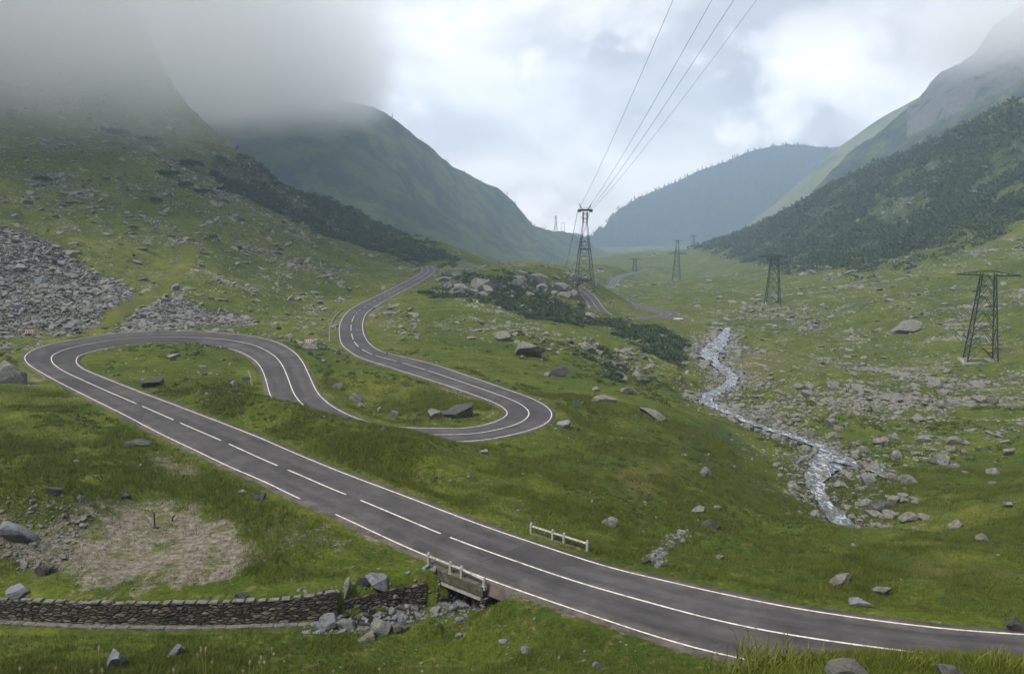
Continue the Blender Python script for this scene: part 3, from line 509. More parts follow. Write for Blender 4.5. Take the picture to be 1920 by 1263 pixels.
# ------------------------------------------------------------------ stream
def water(T, name, label, widen=1.0, shrink=1.0):
    tn = np.gradient(T[:, :2], axis=0); tn /= np.linalg.norm(tn, axis=1)[:, None]; nn = np.stack([-tn[:, 1], tn[:, 0]], 1); cols = []
    wn = 1 + .25 * fbm(np.arange(len(T)) / 4., np.zeros(len(T)), 3, 4)
    for t in np.linspace(-1, 1, 9):
        h = T[:, 3] * t * wn * shrink; z = T[:, 2] + .12 * fbm((T[:, 0] + nn[:, 0] * h) / .8, (T[:, 1] + nn[:, 1] * h) / .8, 3, 8)
        cols.append(np.column_stack([T[:, 0] + nn[:, 0] * h, T[:, 1] + nn[:, 1] * h, z]))
    o = ribbon(cols, 0, name, M['water']); tag(o, label, None, None, 'structure'); return o
water(track(STREAM, .5), 'stream', 'white foaming mountain stream tumbling down the valley', shrink=.68)
water(track(STREAM2, .5), 'stream', 'small side channel joining the stream among boulders')
water(ST3, 'stream', 'distant bright bend of the stream on the valley floor')
# ------------------------------------------------------------------ mountains beyond, each lofted from foot to ridge to back
def hill(name, label, rows, mat, amp, wl, nx=260, nv=40, rockfn=None, seed=1, push=1.0):
    rows = [[(a, b, d * push) for a, b, d in r] for r in rows]
    xs = np.linspace(rows[0][0][0], rows[0][-1][0], nx); rr = []
    for r in rows:
        r = np.array(r, float); rr.append(np.stack([np.interp(xs, r[:, 0], r[:, 1]), np.interp(xs, r[:, 0], np.log(r[:, 2]))]))
    rr = np.array(rr); t = np.linspace(0, len(rows) - 1, nv); j = np.minimum(t.astype(int), len(rows) - 2); f = (t - j)[:, None]
    py = rr[j, 0] * (1 - f) + rr[j + 1, 0] * f; D = np.exp(rr[j, 1] * (1 - f) + rr[j + 1, 1] * f)
    x, s = ray(xs[None] + 0 * py, py); Xh = x * D; Zh = s * D
    nz = fbm(Xh / wl, D / wl, 6, seed, .55) ; gul = 1 - np.abs(fbm(Xh / wl * 1.3 + nz * .3, D / (wl * 3), 5, seed + 9, .55)) * 2
    edge = np.minimum(1, np.abs(t - (len(rows) - 2)))[:, None] * .85 + .15
    Zh = Zh + amp * (nz + .8 * gul - .4) * edge
    Zh = Zh + (fbm(Xh / (wl * .22), D / (wl * .3), 4, seed + 3, .6)) * amp * .42
    ii = np.arange(nv * nx).reshape(nv, nx); Fh = np.stack([ii[:-1, :-1], ii[:-1, 1:], ii[1:, 1:], ii[1:, :-1]], -1).reshape(-1, 4)
    me = npmesh(name, np.stack([Xh, D, Zh], -1).reshape(-1, 3), Fh, [mat], True)
    px, py2 = proj(Xh, D, Zh); rk = rockfn(px, py2) if rockfn else px * 0
    attr(me, 'rock', rk)
    tag(link(bpy.data.objects.new(name, me)), label, None, None, 'structure'); return Xh, D, Zh
hmL = hill_mat('left_mountain_turf', (.060, .085, .035), (.028, .046, .028), (.095, .12, .045), (.16, .16, .15), .76, .50)
HL = hill('hills', 'dark green mountain on the left with its top lost in cloud', [
    [(-150,520,800),(600,520,760),(900,520,820),(1050,515,1000),(1150,500,1300),(1170,495,1500)],
    [(-150,430,850),(600,430,850),(850,470,900),(1000,485,1150),(1100,488,1400),(1170,484,1700)],
    [(-150,250,950),(600,320,950),(750,380,1000),(900,430,1150),(1000,460,1350),(1070,460,1600),(1140,480,1900),(1170,483,2000)],
    [(-150,0,1250),(250,50,1250),(500,120,1200),(600,170,1180),(650,188,1180),(700,200,1200),(740,222,1230),(790,262,1280),(850,312,1350),(890,332,1400),(930,348,1450),(960,375,1500),(1000,421,1560),(1035,433,1640),(1053,430,1680),(1080,441,1750),(1110,458,1850),(1140,474,1950),(1170,484,2100)],
    [(-150,250,1900),(700,400,1900),(1000,500,2100),(1170,500,2400)]], hmL, 17, 210, 420, 130, None, 3, 1.45)
hmR = hill_mat('right_mountain_turf', (.05, .075, .022), (.016, .032, .018), (.10, .11, .035), (.15, .145, .135), .72, .47)
def rockR(px, py): return np.where((px > 1700) & (py < 200 - (px - 1700) * .5 + 60), .62, 0) * 1.0
HR = hill('hills', 'steep right mountain with a rocky ridge rising into cloud', [
    [(1300,500,1500),(1450,470,1400),(1700,400,1200),(2060,280,1080)],
    [(1300,480,1600),(1450,440,1500),(1700,330,1350),(1920,230,1250),(2060,170,1230)],
    [(1300,478,1750),(1400,466,1700),(1500,400,1650),(1600,310,1600),(1700,230,1560),(1800,160,1540),(1920,90,1500),(2060,20,1500)],
    [(1300,468,1850),(1400,460,1820),(1450,428,1800),(1510,376,1780),(1550,333,1760),(1585,297,1740),(1640,257,1720),(1690,216,1700),(1725,186,1700),(1745,155,1700),(1790,122,1700),(1830,98,1700),(1860,55,1700),(1920,0,1700),(2060,-100,1700)],
    [(1300,500,2300),(1700,400,2300),(2060,280,2300)]], hmR, 34, 200, 380, 130, rockR, 13, 1.15)
hmS = hill_mat('sun_painted_shoulder_turf', (.10, .12, .03), (.05, .07, .028), (.16, .165, .055), (.16, .15, .13), .8, .56)  # sunlight on this shoulder is painted into the paler turf colours
hill('hills', 'pale green shoulder behind the rocky ridge', [
    [(1330,480,2600),(1500,450,2500),(1720,420,2400),(1900,400,2400)],
    [(1330,468,2700),(1400,445,2700),(1500,385,2700),(1600,300,2700),(1720,230,2700),(1900,160,2700)],
    [(1330,462,2900),(1380,436,2900),(1450,384,2900),(1500,340,2900),(1550,294,2900),(1590,263,2900),(1650,223,2900),(1700,194,2900),(1760,160,2900),(1900,60,2900)],
    [(1330,520,3500),(1900,400,3500)]], hmS, 12, 240, 200, 70, None, 23)
hmF = hill_mat('far_forest_slope', (.022, .042, .024), (.012, .026, .018), (.04, .058, .026), (.42, .33, .22), .76, .45, .6)
def rockF(px, py): return np.where((np.abs(py - (462 - (px - 1290) * .12)) < 24 + 10 * np.sin(px / 17.)) & (px > 1215) & (px < 1420), .36, 0) * 1.0
HF = hill('hills', 'distant forested mountain with a pale quarried patch at its foot', [
    [(1085,500,3300),(1300,500,3200),(1500,480,3000),(1800,460,3000)],
    [(1085,470,3500),(1150,450,3500),(1300,430,3500),(1500,420,3400),(1800,400,3400)],
    [(1085,455,3800),(1112,443,3800),(1122,426,3800),(1133,428,3800),(1140,415,3800),(1160,392,3850),(1200,368,3900),(1250,348,4000),(1300,325,4000),(1350,305,4000),(1400,286,4050),(1450,271,4100),(1500,270,4100),(1560,276,4100),(1620,270,4100),(1800,220,4200)],
    [(1085,520,4480),(1300,500,4480),(1800,450,4480)]], hmF, 26, 420, 300, 90, rockF, 33)
hill('hills', 'faintest blue hill closing the end of the valley', [
    [(1000,500,4250),(1200,500,4250)], [(1000,445,4400),(1050,436,4400),(1080,434,4400),(1100,442,4400),(1130,440,4400),(1200,430,4400)], [(1000,520,4520),(1200,520,4520)]], hmF, 15, 500, 60, 30, None, 43)
#=OBJECTS
# ------------------------------------------------------------------ rocks
def ico(sub):
    t = (1 + 5 ** .5) / 2; V = np.array([(-1,t,0),(1,t,0),(-1,-t,0),(1,-t,0),(0,-1,t),(0,1,t),(0,-1,-t),(0,1,-t),(t,0,-1),(t,0,1),(-t,0,-1),(-t,0,1)], float); V /= np.linalg.norm(V[0])
    Fc = [(0,11,5),(0,5,1),(0,1,7),(0,7,10),(0,10,11),(1,5,9),(5,11,4),(11,10,2),(10,7,6),(7,1,8),(3,9,4),(3,4,2),(3,2,6),(3,6,8),(3,8,9),(4,9,5),(2,4,11),(6,2,10),(8,6,7),(9,8,1)]
    V = [tuple(v) for v in V]
    for _ in range(sub):
        mid = {}; N = []
        def mp(a, b):
            k = (min(a, b), max(a, b))
            if k not in mid:
                v = np.array(V[a]) + np.array(V[b]); v /= np.linalg.norm(v); mid[k] = len(V); V.append(tuple(v))
            return mid[k]
        for a, b, c in Fc:
            x, y, z = mp(a, b), mp(b, c), mp(c, a); N += [(a, x, z), (b, y, x), (c, z, y), (x, y, z)]
        Fc = N
    return np.array(V), np.array(Fc)
ICO = {k: ico(k) for k in (1, 2, 3, 4)}
def rockverts(sub, r, cuts=9, sz=(1, 1, 1)):
    V, Fc = ICO[sub]; V = V.copy()
    for _ in range(cuts):
        n_ = r.normal(size=3); n_ /= np.linalg.norm(n_); d = r.uniform(.38, .78); e = V @ n_ - d; V = V - np.maximum(e, 0)[:, None] * n_ * .97
    if sub > 2: V = V * (1 + .07 * fbm(V[:, 0] * 3 + V[:, 2] * 2, V[:, 1] * 3 - V[:, 2] * 2, 4, int(r.integers(99))))[:, None]
    V = V / np.abs(V).max(0); return V * np.array(sz), Fc
PROTO1 = [rockverts(1, rng, 7) for _ in range(14)]
PROTO2 = [rockverts(3, rng, 11) for _ in range(16)]
def rotm(rx, ry, rz):
    cx, sx, cy, sy, cz, sz = np.cos(rx), np.sin(rx), np.cos(ry), np.sin(ry), np.cos(rz), np.sin(rz)
    return np.array([[cz * cy, cz * sy * sx - sz * cx, cz * sy * cx + sz * sx], [sz * cy, sz * sy * sx + cz * cx, sz * sy * cx - cz * sx], [-sy, cy * sx, cy * cx]])
def slope_at(x, y):
    e = np.maximum(1.5, np.hypot(x, y) * .01); return (hsample(x + e, y) - hsample(x - e, y)) / (2 * e), (hsample(x, y + e) - hsample(x, y - e)) / (2 * e)
def scatter(name, label, dens, count, smin, smax, mat, rmin=25, rmax=1200, flatz=(.35, .7), power=2.2, cat=None, elong=1.5):
    """merged stones, spread with the given density; size is in photo pixels at their distance so far stones are only the big ones"""
    jj = np.nonzero((LR > math.log(rmin)) & (LR < math.log(rmax)))[0]; Vs = []; Fs = []; o = 0; got = 0; tries = 0
    while got < count and tries < 60:
        tries += 1; m_ = 20000; i = rng.integers(70, len(TH) - 70, m_); j = rng.integers(jj[0], jj[-1], m_); ok = rng.random(m_) < dens[i, j]
        for a, b in zip(i[ok], j[ok]):
            if got >= count: break
            x = X[a, b] + rng.uniform(-.4, .4); y = Y[a, b] + rng.uniform(-.4, .4); r = math.hypot(x, y); px = smin * (1 - rng.random()) ** (-1 / power); px = min(px, smax); s = px * r / 1500 / 2
            V, Fc = PROTO1[rng.integers(14)]; sx, sy = slope_at(x, y)
            R = rotm(rng.normal() * .25 + math.atan(sy) * .8, rng.normal() * .25 - math.atan(sx) * .8, rng.uniform(0, 6.28))
            q = (V * np.array([s * rng.uniform(.9, elong), s * rng.uniform(.7, 1.1), s * rng.uniform(*flatz)])) @ R.T + (x, y, hsample(x, y) + s * .12)
            Vs.append(q); Fs.append(Fc + o); o += len(V); got += 1
    me = npmesh(name, np.vstack(Vs), np.vstack(Fs), [mat]); ob = link(bpy.data.objects.new(name, me)); tag(ob, label, cat, None, 'stuff'); return ob
clump = smooth((fbm(X / 22, Y / 22, 5, 51) + .12) * 3); cl2 = smooth((fbm(X / 45, Y / 45, 4, 61) + .1) * 3)
clear = np.where((sd_ < ST1[si, 3] * .9), 0, 1) * offr * (1 - track_) * (dd > 3)
front = smooth((RR - 120) / 100)
left = (PX < 960)
scatter('scree', 'grey slabby scree stones heaped above the left hairpin', np.clip(scree * 1.6 - .35, 0, 1) * clear * (RR > 110) * (.05 + .95 * smooth((fbm(X / 9, Y / 9, 5, 95, .65) + .22) * 3)), 9500, 2.8, 12, M['rock'], 100, 700, (.22, .45), 2.4, 'scree', 1.9)
scatter('scattered_stones', 'small pale stones strewn over the mountainsides', clear * front * (.07 + .93 * clump * cl2) * np.where(RR > 500, .5, 1) * np.where((PX > 640) & (PX < 1300), .4, 1), 17000, 2.0, 13, M['rock'], 120, 900, (.3, .6), 2.0, 'stones', 1.8)
scatter('scattered_stones', 'pale flat stones speckling the left mountainside', clear * (PX < 660) * (RR > 160) * (.2 + .8 * clump), 10000, 2.1, 14, M['rock'], 160, 700, (.25, .5), 2.3, 'stones', 1.9)
scatter('scattered_stones', 'pale stones speckling the right-hand slope below the pine thickets', clear * ((PX > 1380) & (RR > 190)) * (.15 + .85 * clump * (.3 + .7 * cl2)), 6500, 1.8, 10, M['rock'], 190, 560, (.3, .55), 2.3, 'stones', 1.8)
scatter('scattered_stones', 'few small stones lying in the near grass', clear * (.03 + .5 * clump * (RR < 140)) * np.where(dirt > .3, 2.5, 1), 2400, 1.3, 8, M['bluerock'], 30, 140, (.4, .7), 1.9, 'stones', 1.5)
rightf = pmask([([(1400,715),(1560,700),(1930,690),(1930,750),(1750,790),(1600,800),(1480,810),(1400,775)], 1.0)]); scatter('boulder_field', 'field of small tan boulders right of the stream', rightf * clear * (.15 + .85 * clump), 1100, 3.5, 17, M['tanrock'], 100, 320, (.5, .85), 2.3, 'boulders', 1.5)
bank = np.exp(-((sd_ - ST1[si, 3] - 1) / 3.0) ** 2) * (sd_ < 20); scatter('stream_cobbles', 'wet grey cobbles along and in the stream', np.maximum(bank, .6 * (sd_ < ST1[si, 3])) * offr, 2600, 3.0, 20, M['rock'], 70, 345, (.5, .8), 2.2, 'cobbles', 1.4)
scatter('ditch_rubble', 'broken stones lying in the ditch below the bridge', ((dd < 1.6) & (PX > 560) & (PX < 960)) * 1.0, 420, 4, 20, M['bluerock'], 40, 62, (.4, .8), 2.0, 'rubble', 1.4)
soilb = pmask([([(-40,940),(60,925),(150,925),(180,960),(160,1010),(120,1060),(60,1080),(-40,1040)], 1.0)]); scatter('gravel_bank', 'loose gravel and stones on the eroded bank left of the dirt yard', soilb, 900, 2.5, 14, M['rock'], 40, 90, (.5, .9), 2.2, 'gravel', 1.4)
scatter('gravel', 'loose gravel strewn over the dirt yard', (dirt > .3) * (RR < 100) * (rd > 6) * 1.0, 1300, 1.6, 6, M['tanrock'], 40, 100, (.5, .9), 2.6, 'gravel', 1.3)
trib = pmask([([(1222,1058),(1235,1020),(1300,985),(1300,1003),(1262,1035),(1250,1060)], 1.0)]); scatter('stone_rill', 'dry rill of pale cobbles beyond the near road', trib, 260, 4, 14, M['bluerock'], 50, 110, (.5, .9), 2, 'rubble', 1.3)
kn = pmask([([(815,514),(900,514),(960,514),(1010,506),(1120,518),(1115,560),(1040,550),(900,565),(820,540)], .7), ([(840,585),(960,600),(1100,640),(1060,665),(900,640)], .35), ([(700,560),(800,590),(780,640),(700,600)], .5), ([(1060,640),(1200,655),(1240,700),(1130,700)], .6)]); scatter('outcrop_rubble', 'grey rock rubble covering the knoll behind the meadow', kn * clear, 900, 4, 17, M['rock'], 150, 480, (.3, .6), 2.0, 'rubble', 1.5)
# boulders one can point to
def boulder(px, py, wpx, hpx, mat, label, cat='boulder', sub=None, seed=None, tilt=0.0, group=None, name='boulder', yaw=None):
    p = hit(px, py + hpx * .42)
    if p is None: return None
    D = p.length; sx = wpx * D / 1500 / 2 * 1.08; sz = hpx * D / 1500 / 2 * 1.4; r = np.random.default_rng(seed if seed is not None else int(px * 7 + py * 13))
    V, Fc = rockverts(4 if wpx > 24 else 3, r, 12) if sub is None else sub
    q = V * np.array([sx, max(sx * .7, sz * .7), sz]); me = npmesh(name, q @ rotm(0, tilt, 0).T, Fc, [M[mat]], False)
    o = link(bpy.data.objects.new(name, me)); o.location = p + Vector((0, sz * .25, sz * .40)); o.rotation_euler = (0, 0, -math.atan2(p.x, p.y) + (r.uniform(-.15, .15) if yaw is None else yaw)); tag(o, label, cat, group); return o
for a in [
 (215,1235,30,34,'bluerock','pale blue-grey pointed boulder alone on the lawn below the stone wall'),
 (327,1223,23,19,'bluerock','grey boulder touching a small brown stone on the bottom-left lawn'),
 (339,1220,12,12,'tanrock','small brown stone touching a grey boulder on the bottom-left lawn'),
 (18,1003,62,26,'bluerock','long pale slab leaning down the dirt bank at the left edge of the photo','boulder',None,5,.62),
 (38,1110,38,14,'bluerock','flat pale slab on the grass strip above the left end of the stone wall'),
 (14,702,46,40,'rock','big rounded grey boulder at the left edge beside the first hairpin'),
 (95,918,30,12,'darkrock','dark flat rock on top of the gravel bank left of the dirt yard'),
 (80,1072,30,16,'darkrock','dark rubble lump at the foot of the gravel bank'),
 (148,934,12,12,'bluerock','small grey stone standing on the gravel bank'),
 (705,1094,46,26,'bluerock','layered blue-grey boulder on the grass above the ditch','boulder',None,9,.3),
 (682,1090,30,20,'darkrock','dark boulder just left of the layered blue-grey boulder'),
 (650,1114,18,30,'rock','upright grey stone standing at the end of the stone wall','boulder',None,4,.1),
 (615,1170,34,28,'bluerock','square blue-grey block lying at the lip of the ditch'),
 (652,1172,40,20,'rock','long grey boulder in the ditch right of the square block'),
 (717,1178,42,24,'rock','split grey boulder at the right end of the ditch boulders'),
 (690,1194,36,14,'tanrock','flat brownish slab on the grass below the ditch boulders'),
 (745,1176,30,20,'darkrock','dark rubbly boulder where the ditch opens under the bridge'),
 (860,1193,13,10,'bluerock','small blue-grey stone on the lawn right of the ditch'),
 (942,1203,17,9,'bluerock','flat stone on the lawn under the near edge of the road'),
 (984,1221,17,12,'bluerock','jagged pale stone on the lawn below the road'),
 (1120,1248,16,12,'bluerock','pale stone low on the lawn near the bottom edge of the photo'),
 (1095,1238,12,7,'bluerock','little flat stone above the pale stone near the bottom edge'),
 (1145,980,30,17,'tanrock','blocky tan boulder on the grass above the far railing'),
 (1575,1087,44,18,'tanrock','slanting tan boulder in the grass above the right bend of the road','boulder',None,6,-.5),
 (1655,1109,30,11,'rock','grey slab poking out of tall grass right of the slanting tan boulder','boulder',None,8,-.4),
 (1607,1128,46,13,'bluerock','flat pale blue slab beside the verge of the near road'),
 (1350,1044,16,8,'rock','small round stone alone in grass above the near road'),
 (1210,1052,20,12,'darkrock','dark stone at the foot of the dry rill by the road'),
 (1312,957,30,13,'rock','pale grey boulder above the dry rill, left one of a pair'),
 (1332,983,38,16,'darkrock','dark flat boulder at the upper end of the dry rill'),
 (1346,952,14,9,'rock','small pale stone between the dry rill and the stream'),
 (1325,888,24,18,'rock','grey slab tilted on the steep grass bank above the stream','boulder',None,3,.6),
 (1225,775,52,16,'rock','long grey slab sunk in grass on the shoulder right of the second hairpin','boulder',None,11,.55),
 (1672,939,26,20,'tanrock','round tan boulder highest in the heap right of the near stream'),
 (1650,952,40,22,'darkrock','largest dark boulder in the heap right of the near stream','boulder',None,2,-.3),
 (1667,966,28,15,'rock','grey boulder under the round tan boulder right of the near stream'),
 (1700,972,38,15,'tanrock','tan slab at the right end of the heap by the near stream','boulder',None,7,-.2),
 (1625,944,22,14,'rock','grey boulder between the stream and the heap of boulders'),
 (1732,968,30,12,'rock','low broken rocks right of the boulder heap by the stream'),
 (1794,985,26,12,'tanrock','slanting tan stone in grass at the right above the hummock','boulder',None,14,-.9),
 (1842,1008,22,15,'tanrock','tan boulder on the slope above the right bend of the road'),
 (1893,945,18,11,'tanrock','rounded tan stone near the right edge of the photo'),
 (1765,863,30,18,'rock','angular boulder standing alone on the right bank'),
 (1729,825,26,15,'rock','grey boulder on the right bank above the angular lone boulder'),
 (1650,829,24,14,'tanrock','rounded tan boulder on the bank right of the stream bend'),
 (1685,855,20,15,'rock','round boulder between the stream and the angular lone boulder'),
 (1700,616,48,22,'rock','very large flat-topped slab in the middle of the right slope','boulder',None,21,-.2),
 (1425,775,24,14,'rock','grey boulder on the right bank where the stream narrows'),
 (1466,746,18,11,'tanrock','tan boulder at the left of the boulder field'),
 (1564,817,26,14,'tanrock','tan boulder at the right edge of the stream above its widest pool'),
 (1521,812,24,14,'rock','grey boulder on the right edge of the stream where it bends'),
 (985,652,74,32,'rock','big grey outcrop of leaning slabs in the upper meadow','outcrop',None,31,-.15),
 (943,632,30,20,'rock','pointed grey rock left above the big meadow outcrop','outcrop'),
 (1050,697,34,20,'darkrock','dark hunched boulder in the meadow right of the second hairpin','boulder',None,33,.35),
 (1028,701,14,8,'bluerock','small pale stone touching the dark hunched boulder'),
 (1133,748,46,11,'tanrock','pale flat outcrop in the grass above the blue sign'),
 (1178,731,40,15,'tanrock','brown pointed outcrop right above the pale flat one'),
 (1118,729,16,8,'rock','small grey stone left of the two meadow outcrops'),
 (1055,795,30,14,'bluerock','heap of pale stones on the outside of the second hairpin'),
 (865,771,66,24,'darkrock','long dark outcrop inside the second hairpin','outcrop',None,41,-.1),
 (815,776,26,18,'rock','grey boulder left of the long dark outcrop in the second hairpin'),
 (740,776,18,12,'rock','grey boulder in the middle of the row inside the second hairpin'),
 (711,769,12,11,'bluerock','pale round boulder at the left of the row inside the second hairpin'),
 (776,783,9,8,'bluerock','smallest pale stone of the row inside the second hairpin'),
 (669,746,32,15,'rock','grey rounded boulder on the lawn inside the second hairpin'),
 (632,724,18,12,'rock','pair of grey stones by the road on the left of the hairpin lawn'),
 (678,760,16,9,'tanrock','tan stone below the rounded boulder on the hairpin lawn'),
 (719,803,12,9,'rock','small stone on the crest of the grass bank before the second hairpin'),
 (908,845,20,10,'bluerock','pale stones below the verge of the second hairpin'),
 (280,718,42,16,'darkrock','rough dark rock inside the first hairpin'),
 (436,718,14,12,'bluerock','pale stone by the small green sign inside the first hairpin'),
 (380,688,14,9,'rock','small grey stone in the middle of the first hairpin lawn'),
 (325,667,22,5,'bluerock','pale flat stone at the top of the first hairpin lawn'),
 (490,930,28,16,'darkrock','grey-brown boulder beside the near road below its dashed line'),
 (455,921,16,8,'rock','flat stone left of the boulder beside the near road'),
 (237,931,14,11,'darkrock','round black lump in the grass above the dirt yard'),
 (228,934,9,7,'darkrock','smaller black lump left of the round black one'),
 (250,832,52,10,'darkrock','low brown earthy rock on the grass above the pale bare patch'),
 (450,1121,24,12,'darkrock','dark stone lying on top of the stone wall'),
 (1600,1262,74,40,'rock','lichen-covered boulder cut by the bottom edge of the photo'),
 (1785,1266,42,22,'rock','smaller grey boulder at the bottom edge right of the lichened boulder'),
 (1905,1175,30,22,'darkrock','dark boulder at the verge where the near road leaves the photo'),
 (582,650,30,10,'rock','flat grey slab behind the right chevron board','boulder',None,51,.35),
 (330,540,16,12,'bluerock','pale block beside the grass track on the scree slope'),
 (1010,524,36,22,'rock','large rock on top of the knoll left of the cable pylon','outcrop'),
 (905,534,60,24,'rock','broad grey crag in the middle of the knoll','outcrop'),
 (1108,590,20,8,'tanrock','pale rock below the lower stretch of road','boulder'),
]: boulder(*a)
SUBS = PROTO2
def ring_boulders(polys, cnt, smin, smax, mats, label, group):
    n_ = 0; t = 0; p = polys; x0 = min(q[0] for q in p); x1 = max(q[0] for q in p); y0 = min(q[1] for q in p); y1 = max(q[1] for q in p)
    while n_ < cnt and t < cnt * 40:
        t += 1; x, y = rng.uniform(x0, x1), rng.uniform(y0, y1)
        if not inpoly(np.array([x]), np.array([y]), p)[0]: continue
        s = min(smin * (1 - rng.random()) ** (-1 / 2.2), smax)
        h_ = hit(x, y)
        if h_ is None: continue
        k = np.argmin(np.hypot(RD[:, 0] - h_.x, RD[:, 1] - h_.y))
        if np.hypot(RD[k, 0] - h_.x, RD[k, 1] - h_.y) < RD[k, 3] + 1.6: continue
        b = boulder(x, y, s, s * rng.uniform(.4, .62), mats[n_ % len(mats)], label, 'boulder', SUBS[rng.integers(16)], None, rng.normal() * .2, group, yaw=rng.uniform(-.6, .6)); n_ += 1
ring_boulders([(1500,870),(1570,860),(1700,885),(1740,960),(1600,985),(1530,950)], 40, 10, 28, ['rock','tanrock','rock'], 'grey boulder among those crowding the near stream', 'boulders beside the near stream')
ring_boulders([(1400,735),(1560,715),(1900,705),(1900,760),(1640,800),(1480,810)], 46, 11, 26, ['tanrock','rock'], 'tan boulder in the field right of the stream bend', 'boulders of the right-hand field')
ring_boulders([(1540,830),(1900,780),(1910,930),(1700,900)], 26, 9, 22, ['rock','tanrock'], 'boulder scattered on the grassy right bank', 'boulders on the right bank')
ring_boulders([(820,516),(960,512),(1120,524),(1110,560),(1000,560),(830,552)], 30, 12, 30, ['rock','rock','darkrock'], 'grey rock of the craggy knoll', 'rocks of the knoll')
ring_boulders([(1040,625),(1190,650),(1280,720),(1120,710)], 22, 10, 26, ['rock','darkrock'], 'grey rock on the steep side of the knoll above the stream', 'rocks on the stream side of the knoll')
ring_boulders([(0,440),(140,480),(240,550),(150,615),(0,620)], 16, 12, 22, ['rock','bluerock'], 'larger slab lying in the left scree', 'slabs of the left scree')
ring_boulders([(240,590),(320,550),(440,590),(380,612),(220,612)], 12, 10, 18, ['bluerock','rock'], 'larger slab in the scree just above the first hairpin', 'slabs of the lower scree')
# ------------------------------------------------------------------ dwarf pine scrub, built of needle sprays
def spray_clump(Vs, Fs, o, p, R, hgt, cnt, leaf):
    d = rng.normal(size=(cnt, 3)); d /= np.linalg.norm(d, axis=1)[:, None]; d[:, 2] = np.abs(d[:, 2]); rr = R * rng.uniform(.55, 1.05, cnt)[:, None]
    c = d * rr * np.array([1, 1, hgt]) + np.array(p); u = rng.normal(size=(cnt, 3)); u /= np.linalg.norm(u, axis=1)[:, None]; u = u * .6 + d * .8; v = np.cross(u, rng.normal(size=(cnt, 3))); v /= np.linalg.norm(v, axis=1)[:, None]
    s = leaf * rng.uniform(.6, 1.4, cnt)[:, None]; a = c - v * s * .5; b = c + v * s * .5; e = c + u * s * 1.3
    Vs.append(np.stack([a, b, e], 1).reshape(-1, 3)); Fs.append(np.arange(cnt * 3).reshape(-1, 3) + o); return o + cnt * 3
def scrub(name, label, dens, count, rmin, rmax, R, cnt=60, cat='scrub', mat='pine', flat_=.75):
    jj = np.nonzero((LR > math.log(rmin)) & (LR < math.log(rmax)))[0]; Vs = []; Fs = []; o = 0; got = 0; t = 0
    while got < count and t < 80:
        t += 1; i = rng.integers(70, len(TH) - 70, 20000); j = rng.integers(jj[0], jj[-1], 20000); ok = rng.random(20000) < dens[i, j]
        for a, b in zip(i[ok], j[ok]):
            if got >= count: break
            s = R * rng.uniform(.6, 1.4) * RR[a, b] / 400; o = spray_clump(Vs, Fs, o, (X[a, b], Y[a, b], H[a, b] - .1 * s), s, flat_, cnt, s * .30); got += 1
    me = npmesh(name, np.vstack(Vs), np.vstack(Fs), [M[mat]]); tag(link(bpy.data.objects.new(name, me)), label, cat, None, 'stuff')
kpine = pmask([([(815,540),(850,548),(960,560),(1010,572),(1060,588),(1130,603),(1190,613),(1260,643),(1290,650),(1288,662),(1240,655),(1200,640),(1140,614),(1080,604),(1020,598),(950,575),(880,562),(815,550)], 1), ([(1185,614),(1230,611),(1275,636),(1292,655),(1270,684),(1240,680),(1190,640),(1170,612)], 1), ([(960,515),(1000,520),(1040,560),(1100,590),(1060,592),(980,565),(900,545),(860,520),(920,515)], .8), ([(1060,500),(1110,512),(1130,530),(1080,520)], .9), ([(1130,680),(1170,700),(1165,714),(1130,700)], 1), ([(1070,640),(1150,655),(1160,672),(1090,665)], .5)])
scrub('dwarf_pine_scrub', 'dark green dwarf pine thicket creeping over the knoll', kpine * clear, 1700, 150, 500, 1.9, 60)
hz = smooth((fbm(X / 12, Y / 12, 5, 111) - .08) * 7); scrub('low_herbs', 'darker tussocks and low herbs tufting the near meadow', clear * offr * (dirt < .25) * np.maximum(hz, .03), 5200, 36, 210, 1.35, 34, 'herbs', 'herb', .55)
hb = smooth((fbm(X / 30, Y / 30, 4, 71) + .25) * 4)
scrub('dwarf_pine_scrub', 'dark dwarf pine belt down the spur on the left mountainside', pmask([([(395,290),(480,300),(600,350),(760,440),(860,492),(800,492),(700,468),(560,415),(400,345)], 1)]) * (.15 + .85 * hb), 1700, 280, 800, 1.9, 45)
scrub('dwarf_pine_scrub', 'dark dwarf pine thickets spread over the right mountainside', pmask([([(1310,460),(1400,420),(1500,376),(1700,292),(1930,190),(1930,390),(1800,420),(1700,470),(1600,490),(1480,512),(1380,480)], 1), ([(1560,505),(1700,470),(1930,350),(1930,420),(1750,490),(1620,520)], .35)]) * (.12 + .88 * hb), 6500, 330, 1600, 2.3, 36)
